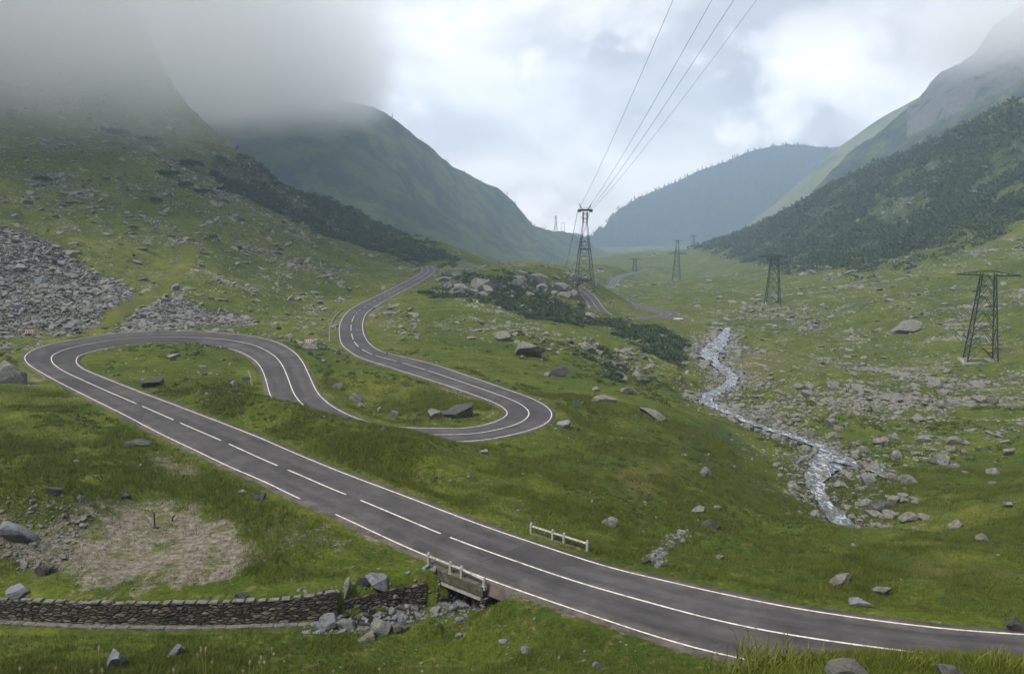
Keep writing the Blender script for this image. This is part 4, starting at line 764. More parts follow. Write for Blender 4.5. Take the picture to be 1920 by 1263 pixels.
for k, (px, py, wpx, hpx, lab) in enumerate([(308,322,40,12,'dark pine bush left on the upper slope under the cloud'),(345,303,48,18,'large dark pine bush near the top of the grassy rib'),(340,345,30,10,'pine bush below the large dark bush on the left slope'),(290,372,22,14,'round pine bush by the pale rocks on the left slope'),(370,357,40,8,'long low pine bush on the left slope'),(396,442,18,10,'lone small bush beside the upper end of the grass track'),(405,352,20,8,'small bush at the edge of the dark pine belt'),(1147,699,34,14,'dark bush on the grass below the knoll'),(210,245,40,16,'dark bush high on the left slope just below the cloud'),(270,260,44,14,'dark bush just right of the highest one below the cloud'),(80,333,24,14,'brownish bush beside boulders on the far left slope'),(250,425,14,8,'small round bush in the grass above the scree')]):
    p = hit(px, py + hpx * .4)
    if p is None: continue
    D = p.length; R = wpx * D / 3000; root = link(bpy.data.objects.new('pine_bush', None)); root.location = p; tag(root, lab, 'bush', 'pine bushes dotted over the slopes')
    Vs = []; Fs = []; o = 0
    for q in range(5): o = spray_clump(Vs, Fs, o, ((q - 2) * R * .38, rng.uniform(-.3, .3) * R, 0), R * .5, hpx / wpx * 1.5, 160, R * .12)
    link(bpy.data.objects.new('foliage', npmesh('foliage', np.vstack(Vs), np.vstack(Fs), [M['pine']])), root)
    tb = MB()
    for q in range(5): tb.bar((0, 0, -.4), ((q - 2) * R * .35, 0, R * .25), .06, 5)
    tb.build('stem', M['bark'], root)
# far conifers standing on the distant ridge and slope
HFpx = proj(*HF); HFskip = (np.abs(HFpx[1] - (462 - (HFpx[0] - 1290) * .12)) < 30) & (HFpx[0] > 1210) & (HFpx[0] < 1430)
def firs(name, label, Xh, Dh, Zh, count, h, rowr, skip=None):
    nv, nx = Xh.shape; Vs = []; Fs = []; o = 0; a = np.arange(5) * 2 * np.pi / 5; ring = np.stack([np.cos(a), np.sin(a), 0 * a], 1)
    for _ in range(count):
        i = rng.integers(int(rowr[0] * nv), int(rowr[1] * nv)); j = rng.integers(0, nx)
        if skip is not None and skip[i, j] and rng.random() < .9: continue
        hh = h * rng.uniform(.6, 1.3); c = np.array([Xh[i, j] + rng.uniform(-12, 12), Dh[i, j] + rng.uniform(-12, 12), Zh[i, j] - 2])
        V = np.vstack([ring * hh * .17 + (0, 0, hh * .05), ring * hh * .13 + (0, 0, hh * .4), [(0, 0, hh * .62)], [(0, 0, hh)]]) + c
        Fs += [(k + o, (k + 1) % 5 + o, 10 + o) for k in range(5)] + [(5 + k + o, 5 + (k + 1) % 5 + o, 11 + o) for k in range(5)]; Vs.append(V); o += 12
    me = npmesh(name, np.vstack(Vs), np.array(Fs), [M['fir']]); tag(link(bpy.data.objects.new(name, me)), label, 'forest', None, 'stuff')
firs('conifer_forest', 'dark conifer forest covering the distant mountain', *HF, 7000, 16, (.22, .70), HFskip)
firs('conifer_forest', 'scattered small conifers along the crest of the left mountain', HL[0][:, 240:], HL[1][:, 240:], HL[2][:, 240:], 260, 8, (.60, .77))
#=OBJ2
# ------------------------------------------------------------------ stone wall, bridge, railings
def wallribbon(P, top, bot, th, name, mat, parent=None):
    """P: (n,2) front line, thickness grows away from the camera"""
    tn = np.gradient(P, axis=0); tn /= np.linalg.norm(tn, axis=1)[:, None]; nn = np.stack([tn[:, 1], -tn[:, 0]], 1)
    nn *= np.where(nn[:, 1:2] > 0, 1, -1); n_ = len(P); jt = lambda a: rng.uniform(-a, a, n_)
    c = [np.column_stack([P + nn * 0, bot]), np.column_stack([P + nn * (.06 + jt(.03)[:, None]), (top + bot) / 2]), np.column_stack([P + nn * (.12 + jt(.03)[:, None]), top + jt(.04)]), np.column_stack([P + nn * th, top + jt(.04)]), np.column_stack([P + nn * th, bot])]
    V = np.concatenate(c); Fs = [np.stack([np.arange(n_ - 1) + k * n_, np.arange(n_ - 1) + k * n_ + 1, np.arange(n_ - 1) + (k + 1) * n_ + 1, np.arange(n_ - 1) + (k + 1) * n_], 1) for k in range(4)]
    Fs = np.concatenate(Fs + [np.array([[0, n_, 2 * n_, 3 * n_], [3 * n_, 4 * n_, 0, 0]])[:1], np.array([[n_ - 1, 2 * n_ - 1, 3 * n_ - 1, 4 * n_ - 1]])])
    return link(bpy.data.objects.new(name, npmesh(name, V, Fs, [mat])), parent)
dtp = np.array([proj(*q) for q in DT]); nb = np.stack([dtan[:, 1], -dtan[:, 0]], 1); nb *= np.where(nb[:, 1:2] > 0, 1, -1)
sel = (dtp[:, 0] < 640); Pw = DT[sel][:, :2] + nb[sel] * .72; bw = DT[sel][:, 2] - .3; nW = len(Pw)
topw = np.interp(dtp[sel, 0], [-400, 0, 300, 500, 600, 640], [-24.35, -24.52, -24.6, -24.55, -24.35, -24.3])
w_root = link(bpy.data.objects.new('stone_wall', None)); w_root.location = (0, 0, 0); tag(w_root, 'long low dry-stone retaining wall holding up the dirt yard', 'wall')
wallribbon(Pw, topw, bw, .75, 'wall_face', M['wall'], w_root)
cp = MB()
for k in range(0, nW - 3, 3):
    c = (Pw[k] + Pw[min(k + 3, nW - 1)]) / 2 + nb[sel][k] * .28; v = Pw[min(k + 3, nW - 1)] - Pw[k]
    cp.box((c[0], c[1], topw[k] + .02 + rng.uniform(-.05, .04)), (np.hypot(*v) * rng.uniform(.45, .98), .4 + rng.uniform(-.15, .1), .06 + rng.uniform(0, .08)), math.atan2(v[1], v[0]) + rng.uniform(-.08, .08), .03)
cp.build('coping', M['rock'], w_root, .015)
fp = MB()
for k in range(0, nW - 3, 3):
    v = Pw[min(k + 3, nW - 1)] - Pw[k]; c = Pw[k] - nb[sel][k] * .18; fp.box((c[0], c[1], bw[k] + .34), (np.hypot(*v) * .97, .4, .14 + rng.uniform(0, .06)), math.atan2(v[1], v[0]) + rng.uniform(-.06, .06), .03)
fp.build('footing', M['rock'], w_root, .01)
sel2 = (dtp[:, 0] >= 648) & (dtp[:, 0] < 806); P2 = DT[sel2][:, :2] + nb[sel2] * (.75 + .1 * np.linspace(0, 1, sel2.sum())[:, None]); b2 = DT[sel2][:, 2] - .3
t2 = np.interp(dtp[sel2, 0], [648, 700, 806], [-25.1, -24.95, -24.75]); ww = wallribbon(P2, t2, b2, .7, 'stone_wall', M['wall']); tag(ww, 'shorter dark ruined wall lining the ditch next to the bridge', 'wall')
# bridge: edge beam, girder and abutments along the near edge of the road over the ditch
offB = off(1, 0, extra=.62); pB = np.array([proj(*q) for q in offB[:150]])
def kB(px): return int(np.argmin(np.abs(pB[:, 0] - px) + 1e3 * (np.arange(len(pB)) > 140)))
k0, k1 = kB(912), kB(800)
if k0 > k1: k0, k1 = k1, k0
bridge = link(bpy.data.objects.new('bridge', None)); e0 = offB[k0]; e1 = offB[k1]; bridge.location = (e0 + e1) / 2; tag(bridge, 'small mossy concrete road bridge over the ditch with its dark opening', 'bridge')
ctrB = Vector((e0 + e1) / 2); v = e1 - e0; Lb = np.hypot(*v[:2]); ab = math.atan2(v[1], v[0]); slope = v[2] / Lb
nbx = np.array([v[1], -v[0]]) / Lb
if np.dot(nbx, -ctrB.to_2d()) < 0: nbx = -nbx             # points towards the camera side
def bl_(u, dn, z): return (v[0] * u / 1.0 * 1.0 * .5 + nbx[0] * dn, v[1] * u * .5 + nbx[1] * dn, v[2] * u * .5 + z)
def beam(name, z0, z1, dn, th, mat, u0=-1, u1=1, bev=.02):
    m_ = MB(); a = [bl_(u0, dn - th / 2, z0), bl_(u0, dn + th / 2, z0), bl_(u0, dn + th / 2, z1), bl_(u0, dn - th / 2, z1)]; b = [bl_(u1, dn - th / 2, z0), bl_(u1, dn + th / 2, z0), bl_(u1, dn + th / 2, z1), bl_(u1, dn - th / 2, z1)]
    m_.add(a + b, [(0, 1, 2, 3), (7, 6, 5, 4), (0, 4, 5, 1), (1, 5, 6, 2), (2, 6, 7, 3), (3, 7, 4, 0)]); return m_.build(name, mat, bridge, bev)
beam('edge_beam', -.75, -.06, .12, .36, M['mossy']); beam('girder', -1.15, -.752, .02, .34, M['concrete'], -.94, .97)
beam('deck', -1.0, -.78, -3.6, 6.9, M['concrete'], -.9, .95)
for u in (-.98, 1.0):
    m_ = MB(); c = bl_(u, -3.2, 0); m_.box((c[0], c[1], -1.95), (.45, 7.0, 2.2), ab, .03); m_.build('abutment', M['wall'], bridge, .03)
m_ = MB(); a = bl_(1.0, .15, -.85); m_.bar(a, (a[0] - 1.7, a[1] + .5, a[2] - .35), .16, 4); m_.bar((a[0], a[1], a[2] - .4), (a[0] - 1.6, a[1] + .5, a[2] - .8), .3, 4); m_.build('wing_wall', M['wall'], bridge, .02)
def railing(pts, heights, label, toe=None):
    """posts with rounded heads, sagging concrete rails between them; pts are world bases"""
    root = link(bpy.data.objects.new('concrete_railing', None)); b0 = Vector(pts[0]); root.location = b0; tag(root, label, 'railing'); n_ = len(pts)
    for k, (p, h) in enumerate(zip(pts, heights)):
        p = Vector(p) - b0; q = MB(); d = Vector(pts[min(k + 1, n_ - 1)]) - Vector(pts[max(k - 1, 0)]); rot = math.atan2(d.y, d.x); q.box((p.x, p.y, p.z + h / 2 - .2), (.21, .21, h + .2), rot); q.box((p.x, p.y, p.z + h - .08), (.15, .15, .16), rot); q.box((p.x, p.y, p.z + .05 - .2), (.27, .27, .3), rot); o = q.build('post', M['oldpaint'], root, .035)
    for k in range(n_ - 1):
        a = Vector(pts[k]) - b0 + Vector((0, 0, heights[k] * .66)); b = Vector(pts[k + 1]) - b0 + Vector((0, 0, heights[k + 1] * .66)); d = (b - a).normalized(); q = MB(); q.bar(a + d * .1, b - d * .1, .115, 4); q.build('rail', M['oldpaint'], root, .02)
    if toe:
        a = Vector(pts[0]) - b0; b = Vector(pts[-1]) - b0; q = MB(); q.bar(a + Vector((0, 0, -.05)), b + Vector((0, 0, -.05)), .16, 4); q.build('kerb', M['mossy'], root)
    return root
Bp = [Vector(offB[kB(px)]) + Vector((nbx[0] * .12, nbx[1] * .12, -.02)) for px in (804, 838, 873, 911)]
railing(Bp, [.85, .8, .8, .55], 'weathered white concrete railing on the near side over the dark bridge opening')
offA = off(-1, 0, extra=-1.35); pA = np.array([proj(*q) for q in offA[:150]])
Ap = []
for px in (994, 1028, 1066, 1104):
    k = int(np.argmin(np.abs(pA[:, 0] - px))); q = offA[k]; Ap.append(Vector((q[0], q[1], q[2] - .1)))
railing(Ap, [.88, .86, .88, .86], 'weathered white concrete railing on the far side of the near road', True)
# gabion-like drainage kerbs inside the bends
def kerbline(s0, s1, sidef, ex, label):
    P = off(sidef, 0, extra=sidef * ex)[s0:s1:1]; q = MB()
    for a, b in zip(P[:-1], P[1:]):
        v = b - a; q.box(((a[0] + b[0]) / 2, (a[1] + b[1]) / 2, (a[2] + b[2]) / 2 - .1 + rng.uniform(-.03, .03)), (np.hypot(v[0], v[1]) * .88, .28, .45), math.atan2(v[1], v[0]), .03)
    o = q.build('drain_kerb', M['rock'], None, .02); tag(o, label, 'kerb')
kerbline(s_at(440, 655, 120, 300), s_at(505, 735, 120, 300), -1, 2.2, 'pale stone drain kerb inside the right end of the first hairpin')
kerbline(s_at(955, 775, 250, 420), s_at(870, 730, 250, 460), 1, 1.9, 'pale stone drain kerb inside the second hairpin')
kerbline(s_at(640, 650, 300, 520), s_at(670, 570, 300, 560), 1, 2.4, 'pale stone drain kerb outside the far left bend')
# ------------------------------------------------------------------ signs and posts
def faceyaw(p): return -math.atan2(p.x, p.y)
def chevron_sign(px, py, wpx, hpx, dirn, label):
    p = hit(px, py + hpx * .9 + 5); D = p.y; w_, h_ = wpx * D / 1500, hpx * D / 1500; root = link(bpy.data.objects.new('chevron_sign', None)); root.location = p; root.rotation_euler = (0, 0, faceyaw(p)); tag(root, label, 'road sign', 'chevron boards')
    z0 = .55; q = MB(); q.box((0, 0, z0 + h_ / 2), (w_, .05, h_)); q.build('board', M['white'], root, .01); q = MB()
    n_ = 4; cw = w_ / n_
    for k in range(n_):
        x0 = -w_ / 2 + (k + .5) * cw; s = dirn * cw * .30; t = cw * .5
        for sg in (1, -1):
            a = (x0 - s, z0 + h_ / 2 + sg * h_ * .46); b = (x0 + s, z0 + h_ / 2); pts = [(a[0] - t / 2, a[1]), (a[0] + t / 2, a[1]), (b[0] + t / 2, b[1]), (b[0] - t / 2, b[1])]
            q.add([(x, -.031, z) for x, z in pts] + [(x, -.027, z) for x, z in pts], [(0, 1, 2, 3), (7, 6, 5, 4), (0, 4, 5, 1), (1, 5, 6, 2), (2, 6, 7, 3), (3, 7, 4, 0)])
    q.build('chevrons', M['red'], root)
    for s in (-1, 1): q = MB(); q.bar((s * w_ * .35, .05, -.3), (s * w_ * .35, .05, z0 + h_ * .9), .035, 6); q.build('leg', M['signback'], root)
chevron_sign(57, 619, 15, 7, 1, 'red and white chevron board pointing right on the outside of the first hairpin')
chevron_sign(579, 636, 14, 7, -1, 'red and white chevron board pointing left behind the right end of the hairpin')
def back_sign(px, pyb, pyt, wpx, hpx, label, mat='signback'):
    p = hit(px, pyb); D = p.y; ht = (pyb - pyt) * D / 1500 * 1.02; root = link(bpy.data.objects.new('road_sign', None)); root.location = p; root.rotation_euler = (0, 0, faceyaw(p)); tag(root, label, 'road sign')
    q = MB(); q.bar((0, 0, -.3), (0, 0, ht), .04, 8); q.build('pole', M['cable'], root); w_, h_ = wpx * D / 1500, hpx * D / 1500
    q = MB(); q.box((0, -.06, ht - h_ / 2), (w_, .03, h_)); q.build('panel', M[mat], root, .008)
back_sign(1080, 788, 752, 13, 8, 'grey-blue road sign seen from behind outside the second hairpin')
back_sign(462, 724, 706, 15, 7, 'small green-blue road sign inside the first hairpin')
back_sign(726, 672, 660, 2.5, 4, 'thin marker post at the verge of the far bend')
p = hit(290, 990); q = MB(); q.bar((p.x, p.y, p.z - .2), (p.x + .05, p.y, p.z + 1.25), .07, 6, .05); q.bar((p.x - .1, p.y, p.z + .02), (p.x + .32, p.y - .05, p.z + .05), .10, 6); tag(q.build('post', M['rust']), 'rusty upright post stuck in the dirt yard', 'post')
p = hit(323, 977); q = MB(); q.tube([(p.x, p.y, p.z - .1), (p.x + .03, p.y, p.z + .25), (p.x + .22, p.y, p.z + .48)], .06, 6); tag(q.build('post', M['rust']), 'short bent black stump of a post right of the rusty one', 'post')
p = hit(1145, 577); p2 = Vector((p.x + 2.6, p.y + 8, p.z + 3.2)); q = MB(); q.bar(p, p2, .09, 6); tag(q.build('pole', M['concrete']), 'slender pale leaning pole beside the lower road', 'pole')
p = hit(1272, 599); q = MB(); q.box((0, 0, .25), (4.2, 1.6, .35), .1, .2); q.box((-3.4, .1, .15), (1.2, 1, .25), .2, .1); o = q.build('white_slab', M['white'], None, .1); o.location = p; tag(o, 'long low white slab lying on the grass outside the farthest hairpin', 'slab')
def house(px, py, wpx, hpx, label):
    p = hit(px, py); D = p.y; w_ = wpx * D / 1500; h_ = hpx * D / 1500; root = link(bpy.data.objects.new('small_house', None)); root.location = p - Vector((0, 0, .5)); root.rotation_euler = (0, 0, faceyaw(p) + .3); tag(root, label, 'house')
    q = MB(); q.box((0, 0, h_ * .35), (w_, w_ * .7, h_ * .7)); q.build('wall', M['white'], root)
    q = MB(); a = w_ * .56; b = w_ * .42; q.add([(-a, -b, h_ * .7), (a, -b, h_ * .7), (a, b, h_ * .7), (-a, b, h_ * .7), (-a, 0, h_ * 1.25), (a, 0, h_ * 1.25)], [(0, 1, 5, 4), (2, 3, 4, 5), (0, 4, 3), (1, 2, 5), (3, 2, 1, 0)]); q.build('roof', M['rust'], root)
    for s in (-.25, .25): q = MB(); q.box((s * w_, -w_ * .352, h_ * .4), (w_ * .14, .06, h_ * .28)); q.build('window', M['darkrock'], root)
    q = MB(); q.box((0, -w_ * .352, h_ * .25), (w_ * .12, .05, h_ * .5)); q.build('door', M['bark'], root)
house(1126, 509, 9, 6, 'tiny white cabin with a dark roof on the valley floor behind the knoll')
house(1226, 479, 6, 3.5, 'farthest white building at the end of the valley floor')
# ------------------------------------------------------------------ power pylons and cable-line pylons
def pylon(px, pyb, pyt, D, label, top_mast=0.0, yaw=0.0, bw=.27, arm=.31, plinth=True, detail=True, th=1.0):
    hp = hit(px, pyb) if plinth else None
    if hp is not None: D = hp.y
    g = at(px, pyb, D=D); ztop = at(px, pyt, D=D)[2]; Ht = ztop - g[2]; base = Vector((g[0], g[1], g[2]))
    root = link(bpy.data.objects.new('power_pylon', None)); root.location = base; root.rotation_euler = (0, 0, yaw + faceyaw(base)); tag(root, label, 'pylon', 'power pylons along the right slope')
    Ha = Ht * (1 - top_mast); B = bw * Ha / 2; T = .08 * Ha / 2 * 1.6; t = .125 * th
    lv = [0, .16, .36, .54, .70, .84, .95]
    def wd(f): return B + (T - B) * (f / .95)
    cs = [(-1, -1), (1, -1), (1, 1), (-1, 1)]
    for cx, cy in cs: q = MB(); q.bar((cx * B, cy * B, -1.0), (cx * T, cy * T, Ha * .98), t * 1.25, 4, t); q.build('leg', M['steel'], root)
    q = MB()
    for k in range(len(lv) - 1):
        f0, f1 = lv[k], lv[k + 1]; w0, w1 = wd(f0), wd(f1)
        for i in range(4):
            a, b = cs[i], cs[(i + 1) % 4]; A0 = Vector((a[0] * w0, a[1] * w0, f0 * Ha)); B0 = Vector((b[0] * w0, b[1] * w0, f0 * Ha)); A1 = Vector((a[0] * w1, a[1] * w1, f1 * Ha)); B1 = Vector((b[0] * w1, b[1] * w1, f1 * Ha)); mid1 = (A1 + B1) / 2
            q.bar(A0, mid1, t * .62); q.bar(B0, mid1, t * .62); q.bar(A1, B1, t * .5)
            if detail: q.bar((A0 + A1) / 2, (A0 + mid1) / 2, t * .4); q.bar((B0 + B1) / 2, (B0 + mid1) / 2, t * .4)
    q.build('bracing', M['steel'], root)
    q = MB(); za = Ha * .955; zt = Ha; AL = arm * Ha
    for s in (-1, 1):
        for y_ in (-T, T): q.bar((s * T, y_, za), (s * AL, 0, za), t); q.bar((s * T * .6, y_, zt), (s * AL, 0, za + .1), t * .6)
        for f in (.25, .5, .75):
            x = s * (T + (AL - T) * f); yy = T * (1 - f); q.bar((x, -yy, za), (x, yy, za), t * .5); q.bar((x, -yy, za), (x, -yy * .6, zt - (zt - za) * f), t * .45); q.bar((x, yy, za), (x, yy * .6, zt - (zt - za) * f), t * .45)
    q.bar((-T, -T, zt), (T, -T, zt), t * .6); q.bar((-T, T, zt), (T, T, zt), t * .6); q.build('crossarm', M['steel'], root)
    for s in (-.97, -.55, .55, .97):
        q = MB()
        for dx in (-.18, .18):
            q.bar((s * AL + dx, 0, za), (s * AL + dx, 0, za - .052 * Ha), .05, 5)
            for kk in range(5): z_ = za - (.012 + kk * .008) * Ha; q.bar((s * AL + dx, 0, z_), (s * AL + dx, 0, z_ - .05), .16, 7)
        q.build('insulator', M['glass'], root)
    if top_mast:
        q = MB(); w_ = T * .75
        for cx, cy in cs: q.bar((cx * T, cy * T, Ha * .95), (cx * w_ * .7, cy * w_ * .7, Ht), t)
        for k in range(3):
            z_ = Ha + (Ht - Ha) * (k + 1) / 3; 
            for i in range(4): a, b = cs[i], cs[(i + 1) % 4]; q.bar((a[0] * w_, a[1] * w_, z_ - (Ht - Ha) / 3), (b[0] * w_, b[1] * w_, z_), t * .5)
        q.build('mast', M['steel'], root); q = MB(); q.bar((-AL * .38, 0, Ht * .985), (AL * .38, 0, Ht * .985), t * 1.1); q.build('crossarm', M['steel'], root)
    if plinth:
        q = MB()
        for s in (-1, 1): q.box((0, s * B, -.55), (B * 2.7, .7, 1.1)); q.box((-s * B * 1.15, 0, -.75), (.9, B * 1.6, .8))
        q.build('plinth', M['concrete'], root, .05)
    return root
pylon(1838, 676, 508, 262, 'nearest green lattice pylon on the right slope standing on a concrete plinth', 0, .18, .30, .31, th=1.15)
pylon(1448, 572, 477, 440, 'lattice pylon in the middle of the slope left of the nearest one', 0, .15, .28, .31, th=1.25)
pylon(1268, 526, 450, 600, 'tall lattice pylon with a second mast above its crossarm', .30, .1, .28, .34, th=1.6, detail=False)
pylon(1190, 520, 484, 1000, 'small distant lattice pylon just right of the cable pylon', 0, .1, .28, .31, False, False, 1.9)
pylon(1300, 462, 441, 1500, 'farthest lattice pylon faint against the forested mountain', 0, 0, .28, .31, False, False, 2.2)
def cable_pylon(px, pyb, pyt, D, label, sc=1.0, detail=True):
    g = at(px, pyb, D=D); zt = at(px, pyt, D=D)[2]; Ht = zt - g[2]; root = link(bpy.data.objects.new('cable_pylon', None)); root.location = g; root.rotation_euler = (0, 0, .12); tag(root, label, 'pylon')
    u = Ht / 40.0; B = 4.4 * u; Wt = 1.1 * u; zw = 30 * u; cs = [(-1, -1), (1, -1), (1, 1), (-1, 1)]; t = .20 * u * sc
    for cx, cy in cs: q = MB(); q.bar((cx * B * 1.12, cy * B * 1.12, -4 * u), (cx * Wt, cy * Wt, zw), t, 6, t * .8); q.build('leg', M['rust'], root)
    q = MB(); lv = [0, .14, .27, .40, .53, .66, .8]
    for k in range(len(lv) - 1):
        f0, f1 = lv[k], lv[k + 1]; w0 = B + (Wt - B) * f0; w1 = B + (Wt - B) * f1
        for i in range(4):
            a, b = cs[i], cs[(i + 1) % 4]; A0 = Vector((a[0] * w0, a[1] * w0, f0 * zw)); B0 = Vector((b[0] * w0, b[1] * w0, f0 * zw)); A1 = Vector((a[0] * w1, a[1] * w1, f1 * zw)); B1 = Vector((b[0] * w1, b[1] * w1, f1 * zw)); m1 = (A0 + B0) / 2
            q.bar(m1, A1, t * .42); q.bar(m1, B1, t * .42); q.bar(A0, B0, t * .4)
            if detail: q.bar((A0 + A1) / 2, (m1 + A1) / 2, t * .3); q.bar((B0 + B1) / 2, (m1 + B1) / 2, t * .3)
    w5 = B + (Wt - B) * .53
    for a, b in (((-w5, -w5), (w5, -w5)), ((-w5, w5), (w5, w5)), ((-w5, -w5), (-w5, w5)), ((w5, -w5), (w5, w5))): q.bar((*a, .53 * zw), (*b, .53 * zw), t * 1.1)
    q.build('bracing', M['steel'], root)
    q = MB()
    for cx, cy in cs: q.bar((cx * Wt, cy * Wt, zw), (cx * Wt, cy * Wt, 36 * u), t, 5)
    q.build('column', M['rust'], root); q = MB()
    for k in range(5):
        z_ = (30.4 + k * 1.3) * u
        for i in range(4): a, b = cs[i], cs[(i + 1) % 4]; q.bar((a[0] * Wt, a[1] * Wt, z_), (b[0] * Wt, b[1] * Wt, z_ + (1.0 * u if k % 2 else 0)), t * .6)
    q.build('red_bracing', M['redpaint'], root); q = MB(); q.bar((-2.2 * u, 0, 33 * u), (2.2 * u, 0, 33 * u), t * .6); q.build('platform', M['rust'], root)
    q = MB(); q.box((0, 0, 36.9 * u), (7.2 * u, 2.2 * u, 1.1 * u)); q.box((-3.2 * u, 0, 36.6 * u), (1.2 * u, 2.8 * u, 1.6 * u)); q.box((3.2 * u, 0, 36.6 * u), (1.2 * u, 2.8 * u, 1.6 * u)); q.build('head_beam', M['rust'], root, .1 * u)
    for s in (-1, 1): q = MB(); q.bar((s * 1.6 * u, 0, 37.3 * u), (s * 3.5 * u, 0, 40.6 * u), t * 1.1, 5, t * .6); q.bar((s * 2.5 * u, 0, 37.3 * u), (s * 3.1 * u, 0, 39.8 * u), t * .5); q.build('horn', M['rust'], root)
    q = MB(); q.bar((-1.6 * u, 0, 37.5 * u), (0, 0, 38.6 * u), t * .4); q.bar((1.6 * u, 0, 37.5 * u), (0, 0, 38.6 * u), t * .4); q.build('sheave_frame', M['rust'], root)
    return root, Ht
cable_pylon(1095.5, 522, 383, 425, 'tall dark cableway tower with V-shaped horns on the knoll')
q_ = cable_pylon(1042, 431, 404, 2370, 'tiny distant cableway tower on the left ridge', 1.9, False)
g = at(1055.5, 432, D=2430); root = link(bpy.data.objects.new('portal_frame', None)); root.location = g; tag(root, 'plain rectangular steel frame on the ridge right of the tiny cableway tower', 'frame')
for s in (-1, 1): q = MB(); q.bar((s * 4.5, 0, -4), (s * 4.5, 0, 23), .6, 4); q.build('post', M['steel'], root)
q = MB(); q.bar((-4.5, 0, 23), (4.5, 0, 23), .6, 4); q.build('beam', M['steel'], root)
def cable(a, b, sag, r, label, n_=60):
    pts = []; a = Vector(a); b = Vector(b)
    for k in range(n_ + 1): t = k / n_; p = a.lerp(b, t); p.z -= 4 * sag * t * (1 - t); pts.append(p)
    q = MB()
    for k, (u_, v_) in enumerate(zip(pts[:-1], pts[1:])): q.bar(u_, v_, r + max(0, u_.y - 120) * 1.1e-4, 5)
    tag(q.build('cable', M['cable']), label, 'cable', 'cables of the cableway')
for px0, hx, lab in [(1262, -3.3, 'leftmost overhead cable rising from the cableway tower to the top of the photo'), (1335, 1.2, 'second overhead cable from the left'), (1376, 2.6, 'third overhead cable from the left, close to the second'), (1419, 3.6, 'rightmost and faintest of the four overhead cables')]:
    hd = at(1095.5, 394, D=425) + (hx, 0, 0); mid = at(px0, 0, D=120); sag = 7.0; t = (425 - 120) / 620.; cz = mid[2] + 4 * sag * t * (1 - t); E_ = hd + (np.array([mid[0], mid[1], cz]) - hd) / t
    cable(hd, E_, sag, .03 if px0 < 1400 else .022, lab)
for hx, lab in [(-3.4, 'left cable sagging from the tower to the distant ridge'), (3.0, 'right cable sagging from the tower to the distant ridge')]:
    cable(at(1095.5, 394, D=425) + (hx, 0, 0), at(1042, 408, D=2370) + (hx, 0, 0), 90, .09, lab)
# ------------------------------------------------------------------ grass
def blades(name, label, dens, count, rmin, rmax, h0, h1, wdt, nb=5, pw=.5, mat='grass'):
    jj = np.nonzero((LR > math.log(rmin)) & (LR < math.log(rmax)))[0]; P = []; tot = 0; t = 0
    while tot < count and t < 100:
        t += 1; i = rng.integers(70, len(TH) - 70, 60000); j = rng.integers(jj[0], jj[-1], 60000); ok = rng.random(60000) < dens[i, j]; i = i[ok]; j = j[ok]; P.append(np.stack([X[i, j], Y[i, j]], 1)); tot += len(i)
    P = np.vstack(P)[:count]; P = np.repeat(P, nb, 0); rr = np.hypot(P[:, 0], P[:, 1]); sc = (rr / rmin) ** pw; n_ = len(P); P = P + rng.normal(size=(n_, 2)) * (rr * .0035 + .02)[:, None]
    z = hsample(P[:, 0], P[:, 1]); hh = rng.uniform(h0, h1, n_) * sc; a = rng.uniform(0, 6.28, n_); lean = rng.uniform(.1, .7, n_) * hh; ww = wdt * sc * rng.uniform(.6, 1.3, n_); ax, ay = np.cos(a), np.sin(a); lx, ly = rng.normal(size=n_) * lean, rng.normal(size=n_) * lean
    b0 = np.column_stack([P[:, 0] - ax * ww, P[:, 1] - ay * ww, z - .03]); b1 = np.column_stack([P[:, 0] + ax * ww, P[:, 1] + ay * ww, z - .03]); tp = np.column_stack([P[:, 0] + lx, P[:, 1] + ly, z + hh])
    me = npmesh(name, np.stack([b0, b1, tp], 1).reshape(-1, 3), np.arange(n_ * 3).reshape(-1, 3), [M[mat]]); tag(link(bpy.data.objects.new(name, me)), label, 'grass', None, 'stuff')
gd = clear * offr * np.clip(1 - dirt * 1.6, .03, 1) * (dd > 1.2) * np.clip(.35 + fbm(X / 6, Y / 6, 4, 81) * 2.0, .1, 1)
blades('grass', 'short mountain turf on the near slopes', gd, 190000, 26, 130, .08, .24, .011, 5, .55)
nearb = ((RR > 5) & (RR < 24)) * 1.0
blades('grass', 'longer grass on the bank at the bottom edge', nearb * np.where(PX > 1250, 1, .3), 34000, 5, 24, .04, .11, .0035, 4, .5)
p = hit(1440, 1252); Vs = []; 
def tuft(px, py, cnt, hgt, spread, label):
    p = hit(px, py); D = p.y; h = hgt * D / 1500; sp = spread * D / 1500; q = MB()
    for _ in range(cnt):
        b = Vector((rng.normal() * sp * .5, rng.normal() * sp * .4, -.03)); hh = h * rng.uniform(.45, 1.1); l = Vector((rng.normal() * h * .32, rng.normal() * h * .2, 0)); a = rng.uniform(0, 6.28); wv = Vector((math.cos(a), math.sin(a), 0)) * D * .0009
        m1 = b + l * .35 + Vector((0, 0, hh * .6)); tp = b + l + Vector((0, 0, hh)); q.add([b - wv, b + wv, m1 + wv * .7, m1 - wv * .7, tp], [(0, 1, 2, 3), (3, 2, 4)])
    o = q.build('grass_tuft', M['tuft']); o.location = p; tag(o, label, 'grass tuft')
M['tuft'] = leaf_mat('bright_grass', (.06, .085, .014), (.17, .19, .04), 6)
tuft(1440, 1258, 420, 62, 80, 'tall bright yellow-green grass tuft at the bottom edge over the road line')
tuft(1530, 1246, 220, 34, 34, 'shorter grass tuft right of the tall bright one')
tuft(1350, 1262, 160, 30, 30, 'thin grass tuft left of the tall bright one')
tuft(1720, 1250, 200, 30, 34, 'grass tuft between the two bottom-edge boulders')
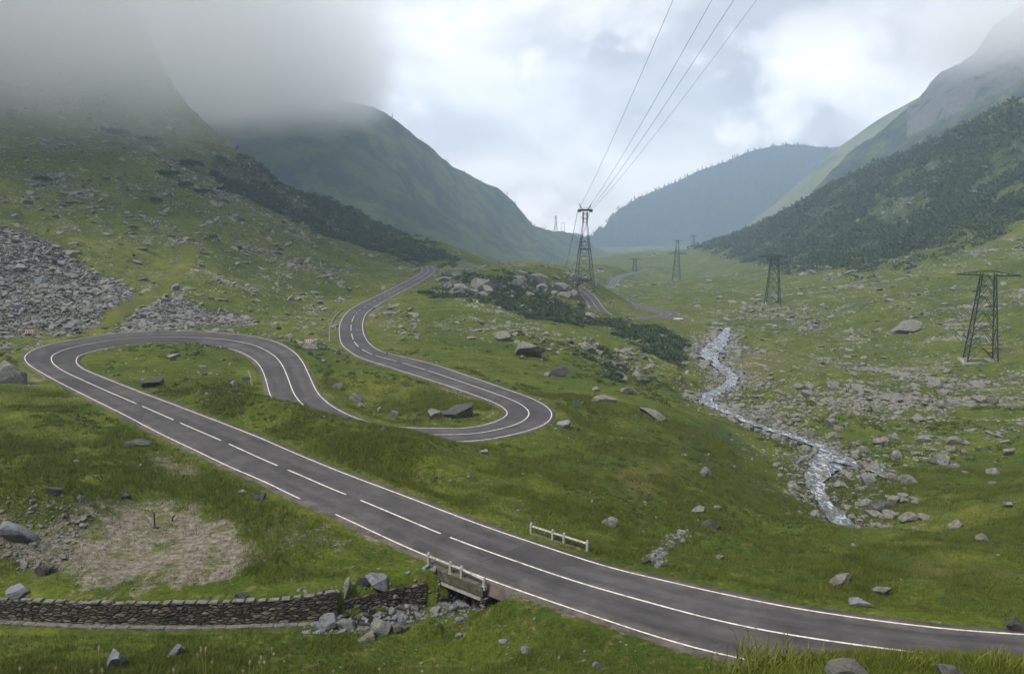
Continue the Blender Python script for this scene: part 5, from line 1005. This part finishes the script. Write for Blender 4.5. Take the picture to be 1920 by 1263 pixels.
tuft(1870, 1250, 160, 46, 34, 'sparse tall grass at the bottom right corner')
def stalk(px, py, hl, D, lean, label):
    top = Vector(at(px, py, D=D)); bx = at(px - lean * 40, 1263 + 160, D=D); bot = Vector(bx); root = link(bpy.data.objects.new('grass_stalk', None)); root.location = bot; tag(root, label, 'grass stalk', 'seed-headed grass stalks along the bottom edge'); v = top - bot
    q = MB(); mid = v * .5 + Vector((-lean * .01, 0, .01)); q.tube([Vector((0, 0, 0)), mid, v], .0016, 5); q.build('stem', M['tuft'], root)
    h = hl * D / 1500; d = (v - mid).normalized(); q = MB(); n_ = 7
    for k in range(n_):
        f0 = k / n_; f1 = (k + 1) / n_; r0 =   .0052 * math.sin(math.pi * (f0 * .9 + .08)); r1 =   .0052 * math.sin(math.pi * (f1 * .9 + .08)); q.bar(v + d * h * f0, v + d * h * f1, max(r0, .001), 7, max(r1, .0008))
    for k in range(40):
        f = rng.random(); a = rng.uniform(0, 6.28); c = v + d * h * f; e = d.orthogonal().normalized(); e = Matrix.Rotation(a, 3, d) @ e; r = .006 * math.sin(math.pi * (f * .9 + .08)); q.add([c + e * r * .5, c + e * r * .6 + d * .004, c + e * r * 1.7 + d * .007], [(0, 1, 2)])
    q.build('seed_head', M['straw'], root)
for a in [(186,1225,22,3.2,0,'tallest seed-headed stalk at the left of the bottom edge'),(38,1258,12,3,0,'short stalk with a pale head in the bottom left corner'),(104,1256,10,3.1,.6,'leaning stalk low in the bottom left'),(172,1262,9,3,.1,'low stalk just left of the tallest one'),(192,1262,12,3,-.2,'low pale head just right of the tallest stalk'),(326,1262,12,3.2,-.2,'single pale head low left of the group of three'),(378,1224,15,3.3,-.5,'left head of the group of three stalks'),(371,1234,12,3.4,-.4,'lower left head of the group of three stalks'),(386,1224,15,3.3,0,'right head of the group of three stalks'),(398,1246,10,3.3,0,'single head right of the group of three'),(456,1262,10,3.3,.1,'pale head at the very bottom below the wall'),(468,1246,12,3.2,.4,'curved stalk left of the right-hand cluster'),(490,1238,12,3.1,-.2,'highest left head of the right-hand cluster'),(487,1246,10,3.2,-.3,'lower left head of the right-hand cluster'),(496,1246,10,3.2,.1,'middle head of the right-hand cluster'),(510,1220,9,3.4,0,'tallest thin head of the right-hand cluster'),(513,1229,8,3.4,.2,'second thin head of the right-hand cluster'),(532,1242,6,3.4,.6,'small leaning head right of the cluster'),(625,1262,10,3.2,.1,'lone head near the bottom under the ditch'),(712,1258,9,3.3,-.3,'lone head at the bottom under the bridge'),(820,1252,9,3.2,0,'reddish head at the bottom beside a stone'),(1048,1238,12,4,.1,'pale stalk under the road right of the centre')]: stalk(*a)
#=HAZE
# ------------------------------------------------------------------ air: even haze, and cloud resting on the mountains
def boxmesh(lo, hi):
    V = [(x, y, z) for x in (lo[0], hi[0]) for y in (lo[1], hi[1]) for z in (lo[2], hi[2])]; return V, [(0, 1, 3, 2), (4, 6, 7, 5), (0, 4, 5, 1), (2, 3, 7, 6), (0, 2, 6, 4), (1, 5, 7, 3)]
def volmat(name, dens_fn, colr, aniso=.2):
    m = bpy.data.materials.new(name); m.use_nodes = True; nt = m.node_tree; nt.nodes.remove(nt.nodes['Principled BSDF']); g = G(nt); v = nt.nodes.new('ShaderNodeVolumePrincipled'); v.inputs['Color'].default_value = (*colr, 1); v.inputs['Anisotropy'].default_value = aniso
    d = dens_fn(g); 
    if isinstance(d, float): v.inputs['Density'].default_value = d
    else: nt.links.new(d, v.inputs['Density'])
    nt.links.new(v.outputs[0], nt.nodes['Material Output'].inputs['Volume']); return m
if not NOVOL:
    def vol(name, lo, hi, mat, label, cat=None):
        V, Fb = boxmesh(lo, hi); me = bpy.data.meshes.new(name); me.from_pydata(V, [], Fb); me.materials.append(mat); tag(link(bpy.data.objects.new(name, me)), label, cat, None, 'stuff')
    vol('haze', (-3000, -60, -420), (3000, 4600, 640), volmat('haze', lambda g: 0.00025, (.60, .78, 1.0)), 'thin bluish valley haze')
    def fog_dens(g, zb, dzdy, y0, xr, xs, nsc, amp, k, soft, lox=None):
        P = g.pos(); s_ = g.N.new('ShaderNodeSeparateXYZ'); g._in(s_.inputs[0], P); n_ = g.noise(P, nsc, 5, .55); n2 = g.m('MULTIPLY', g.m('SUBTRACT', n_, .5), amp)
        base = g.m('ADD', g.m('MULTIPLY', g.m('SUBTRACT', s_.outputs[1], y0), dzdy), zb)
        h = g.rng(g.m('ADD', g.m('SUBTRACT', s_.outputs[2], base), n2), 0, soft, 0, 1, True)
        r = g.m('SUBTRACT', g.m('MULTIPLY', s_.outputs[1], xr), s_.outputs[0]); r = g.rng(g.m('ADD', r, n2), xs[0], xs[1], 0, 1, True)   # how far left of the line x = xr*y
        h = g.m('MULTIPLY', h, g.rng(g.m('ADD', g.m('SUBTRACT', s_.outputs[2], base), n2), soft + 50, soft + 150, 1, .22, True))
        return g.m('MULTIPLY', g.m('MULTIPLY', h, r), g.m('MULTIPLY', g.rng(n_, .3, .6, .5, 1.0), k))
    vol('cloud_bank', (-1200, 250, -20), (60, 1900, 330), volmat('cloud', lambda g: fog_dens(g, 38, .10, 480, -.125, (0, 270), .006, 150, .0145, 75), (.95, .97, 1), -.35), 'grey cloud sunk over the top of the left mountainside', 'cloud')
    vol('cloud_bank', (620, 1000, 120), (1500, 2150, 635), volmat('cloud_right', lambda g: fog_dens(g, 160, .12, 1200, 0.0, (-780, -1150), .005, 240, .007, 110), (1, 1, 1), -.2), 'torn cloud drifting over the rocky ridge at the upper right', 'cloud')
